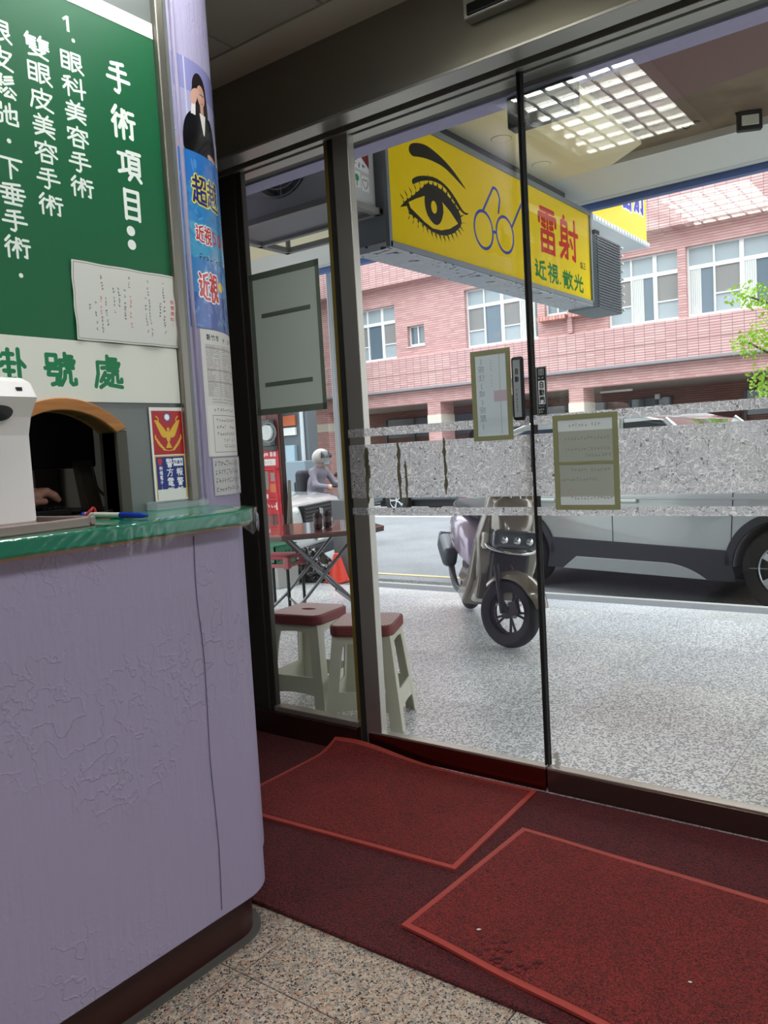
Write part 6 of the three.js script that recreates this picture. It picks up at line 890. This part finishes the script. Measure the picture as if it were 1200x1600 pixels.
    for (let k = 0; k < cols; k++) {
      const x0 = a + ((b - a) * k) / cols + 0.02, x1 = a + ((b - a) * (k + 1)) / cols - 0.02, pick = (id * 3 + k * 5) % 4;
      if (kind === 's') { obj('pane', bx(x0, x1, ya, yb, z - 0.012, z - 0.004), panes[pick % 2], w); continue; }
      obj('pane', bx(x0, x1, ty, yb, z - 0.012, z - 0.004), panes[3], w);
      if (pick === 0 || pick === 2) { const ms = ya + (ty - ya) * 0.42; obj('pane', bx(x0, x1, ms, ty, z - 0.012, z - 0.004), panes[2], w); obj('pane', bx(x0, x1, ya, ms, z - 0.012, z - 0.004), panes[3], w); obj('rail', fb(x0, x1, ms - 0.015, ms + 0.015), fm, w); }
      else { obj('pane', bx(x0, x1, ya, ty, z - 0.016, z - 0.008), panes[1], w); if (id > 4 || k % 3 === 0) { const cw = (x1 - x0) * (id > 4 ? 0.5 : 0.8), fs = []; for (let q = 0; q < 6; q++) fs.push(bar([x0 + (cw * (q + 0.5)) / 6, ya + 0.02, z - 0.0], [x0 + (cw * (q + 0.5)) / 6, ty - 0.02, z - 0.0], cw / 11, 8)); obj('curtain', fs.map((g) => g.scale(1, 1, 1)), cur, w).scale.set(1, 1, 1); } }
    }
    obj('sill', bx(a - 0.04, b + 0.04, ya - 0.04, ya, Zf - 0.2, Zf + 0.03), M0('#cfc4bf'), w);
  });
  // little tiled ledges between the big windows
  for (const [a, b] of [[-8.85, -8.1], [-8.0, -7.18]]) { const l = new THREE.Group(); l.name = 'tile_ledge'; B.add(l); const n = Math.round((b - a) / 0.085); for (let k = 0; k < n; k++) obj('ledge_tile', bx(a + ((b - a) * k) / n + 0.006, a + ((b - a) * (k + 1)) / n - 0.006, by(3.93), by(4.02), Zf, Zf + 0.28), M0(k % 3 ? '#d3988d' : '#c68a80'), l); obj('ledge_core', bx(a, b, by(3.94), by(4.01), Zf, Zf + 0.27), M0('#8d6a66'), l); }
  obj('window_frame_post', bx(-8.12, -8.0, by(3.6), by(4.9), Zf, Zf + 0.1), wallM, B);
}
// ---------- pale shop next to it ----------
{
  const B = thing('pale_shop', 'white and pale blue shop with awning and dark shutters beside the brick building', 'building'), Z = -14.6, x1 = -16.6, x0 = -24; B.position.x = 1.4;
  obj('wall', [bx(x0, -20.6, RY, 7, Z - 0.4, Z), bx(x0, x1, 3.0, 7, Z - 0.4, Z), bx(-17.7, x1, RY, 3.0, Z - 0.4, Z)], M('#666e73', 0.8), B); obj('shop_room', [bx(-20.7, -17.6, RY, 3.1, Z - 1.5, Z - 1.42), bx(-20.7, -20.6, RY, 3.1, Z - 1.42, Z - 0.4), bx(-17.7, -17.6, RY, 3.1, Z - 1.42, Z - 0.4), bx(-20.7, -17.6, 3.0, 3.1, Z - 1.42, Z - 0.4)], M0('#a39e94'), B);
  for (let k = 0; k < 22; k++) obj('shutter_slat', bx(-18.6, -17.72, RY + k * 0.11, RY + 0.09 + k * 0.11, Z - 0.3, Z - 0.24), M0('#4a5054'), B); obj('shelf', [bx(-20.4, -18.8, 0.5, 0.55, Z - 0.5, Z - 0.2), bx(-20.4, -18.8, 1.1, 1.15, Z - 0.5, Z - 0.2)], M0('#5b3a34'), B);
  obj('awning', side([[0, 0], [1.3, -0.45], [1.3, -0.5], [0, -0.06]], 5, 0.01).rotateY(-Math.PI / 2).translate(-19.4, 3.1, Z), M('#65717b', 0.6), B); obj('blue_sign', rbx(-20.3, -17.4, 2.95, 3.9, Z, Z + 0.15, 0.02), M('#61737f', 0.6), B); obj('orange_sign', rbx(-18.0, -17.0, 2.05, 2.35, Z + 0.02, Z + 0.1, 0.01), M0('#c4683f'), B); obj('white_sign', rbx(-18.3, -17.0, 1.78, 2.0, Z + 0.02, Z + 0.1, 0.01), MAT.white, B); obj('meter_box', rbx(-17.4, -17.05, 0.9, 1.5, Z, Z + 0.14, 0.02), M0('#9fb9c6'), B);
  obj('pipe', bar([-16.75, RY, Z + 0.08], [-16.75, 5, Z + 0.08], 0.06, 10), M0('#b9c3c8'), B); obj('grey_cabinet', rbx(-17.2, -15.9, RY, 1.05, Z + 0.4, Z + 1.0, 0.03), M0('#76848e'), B);
  const pl = thing('potted_plant', 'green potted plant in front of the pale shop', 'plant', [-16.4, RY, -13.0]); obj('pot', lathe([[0, 0], [0.16, 0], [0.22, 0.3], [0.2, 0.3], [0, 0.28]], 20), M0('#b9b2a2'), pl); const lf = []; for (let k = 0; k < 60; k++) lf.push(new THREE.CircleGeometry(0.07, 6).scale(1, 0.5, 1).rotateX(rnd(-1, 1)).rotateY(rnd(0, 6.3)).translate(rnd(-0.22, 0.22), 0.35 + rnd(0, 0.5), rnd(-0.22, 0.22))); const fo = obj('foliage', lf, M('#8fb05a', 0.7, { transmission: 0.3, thickness: 0, ...two }), pl); fo.userData.kind = 'stuff';
}
// ---------- street tree ----------
{
  const t = thing('street_tree', 'young street tree with bright green leaves at the far kerb', 'tree', [-1.25, RY + 0.0, -9.0]);
  const br = [tube([[0, 0, 0], [0.02, 0.8, 0.02], [-0.03, 1.6, 0], [0, 2.6, 0.02]], 0.05, 20, 8)], tips = [];
  for (let k = 0; k < 22; k++) { const a = k * 2.4, y = 1.15 + k * 0.085, l = 0.95 * Math.sin(Math.min(1, (k + 5) / 16) * 1.9) + 0.25, tip = [Math.cos(a) * l, y + 0.45 + rnd(0, 0.2), Math.sin(a) * l]; br.push(tube([[0, y, 0], [tip[0] * 0.5, y + 0.25, tip[2] * 0.5], tip], 0.014, 8, 5)); for (let q = 0; q < 4; q++) tips.push([tip[0] * (0.5 + 0.18 * q) + rnd(-0.1, 0.1), y + (tip[1] - y) * (0.5 + 0.18 * q) + rnd(-0.06, 0.1), tip[2] * (0.5 + 0.18 * q) + rnd(-0.1, 0.1)]); }
  obj('trunk', br, M('#5d5044', 0.9), t);
  const n = tips.length * 110, lg = new THREE.CircleGeometry(0.026, 5).scale(1, 0.62, 1), im = new THREE.InstancedMesh(lg, M('#b4d552', 0.6, { transmission: 0.4, thickness: 0, ...two }), n), d = new THREE.Object3D(), col = new THREE.Color(); let i = 0;
  for (const p of tips) for (let q = 0; q < 110; q++) { const r = 0.24 * Math.cbrt(rnd()), a = rnd(0, 6.283), b = Math.acos(rnd(-1, 1)); d.position.set(p[0] + r * Math.sin(b) * Math.cos(a), p[1] + r * Math.cos(b) * 0.8, p[2] + r * Math.sin(b) * Math.sin(a)); d.rotation.set(rnd(-1.2, 1.2), rnd(0, 6.28), rnd(-1.2, 1.2)); d.scale.setScalar(rnd(0.7, 1.3)); d.updateMatrix(); im.setMatrixAt(i, d.matrix); im.setColorAt(i++, col.setHSL(0.22 + rnd(-0.02, 0.03), 0.5, 0.7 + rnd(-0.12, 0.12))); }
  im.name = 'foliage'; im.castShadow = im.receiveShadow = true; im.userData.kind = 'stuff'; t.add(im);
}
scene.traverse((o) => { if (o.isMesh) o.castShadow = o.receiveShadow = true; });
renderer.render(scene, camera);
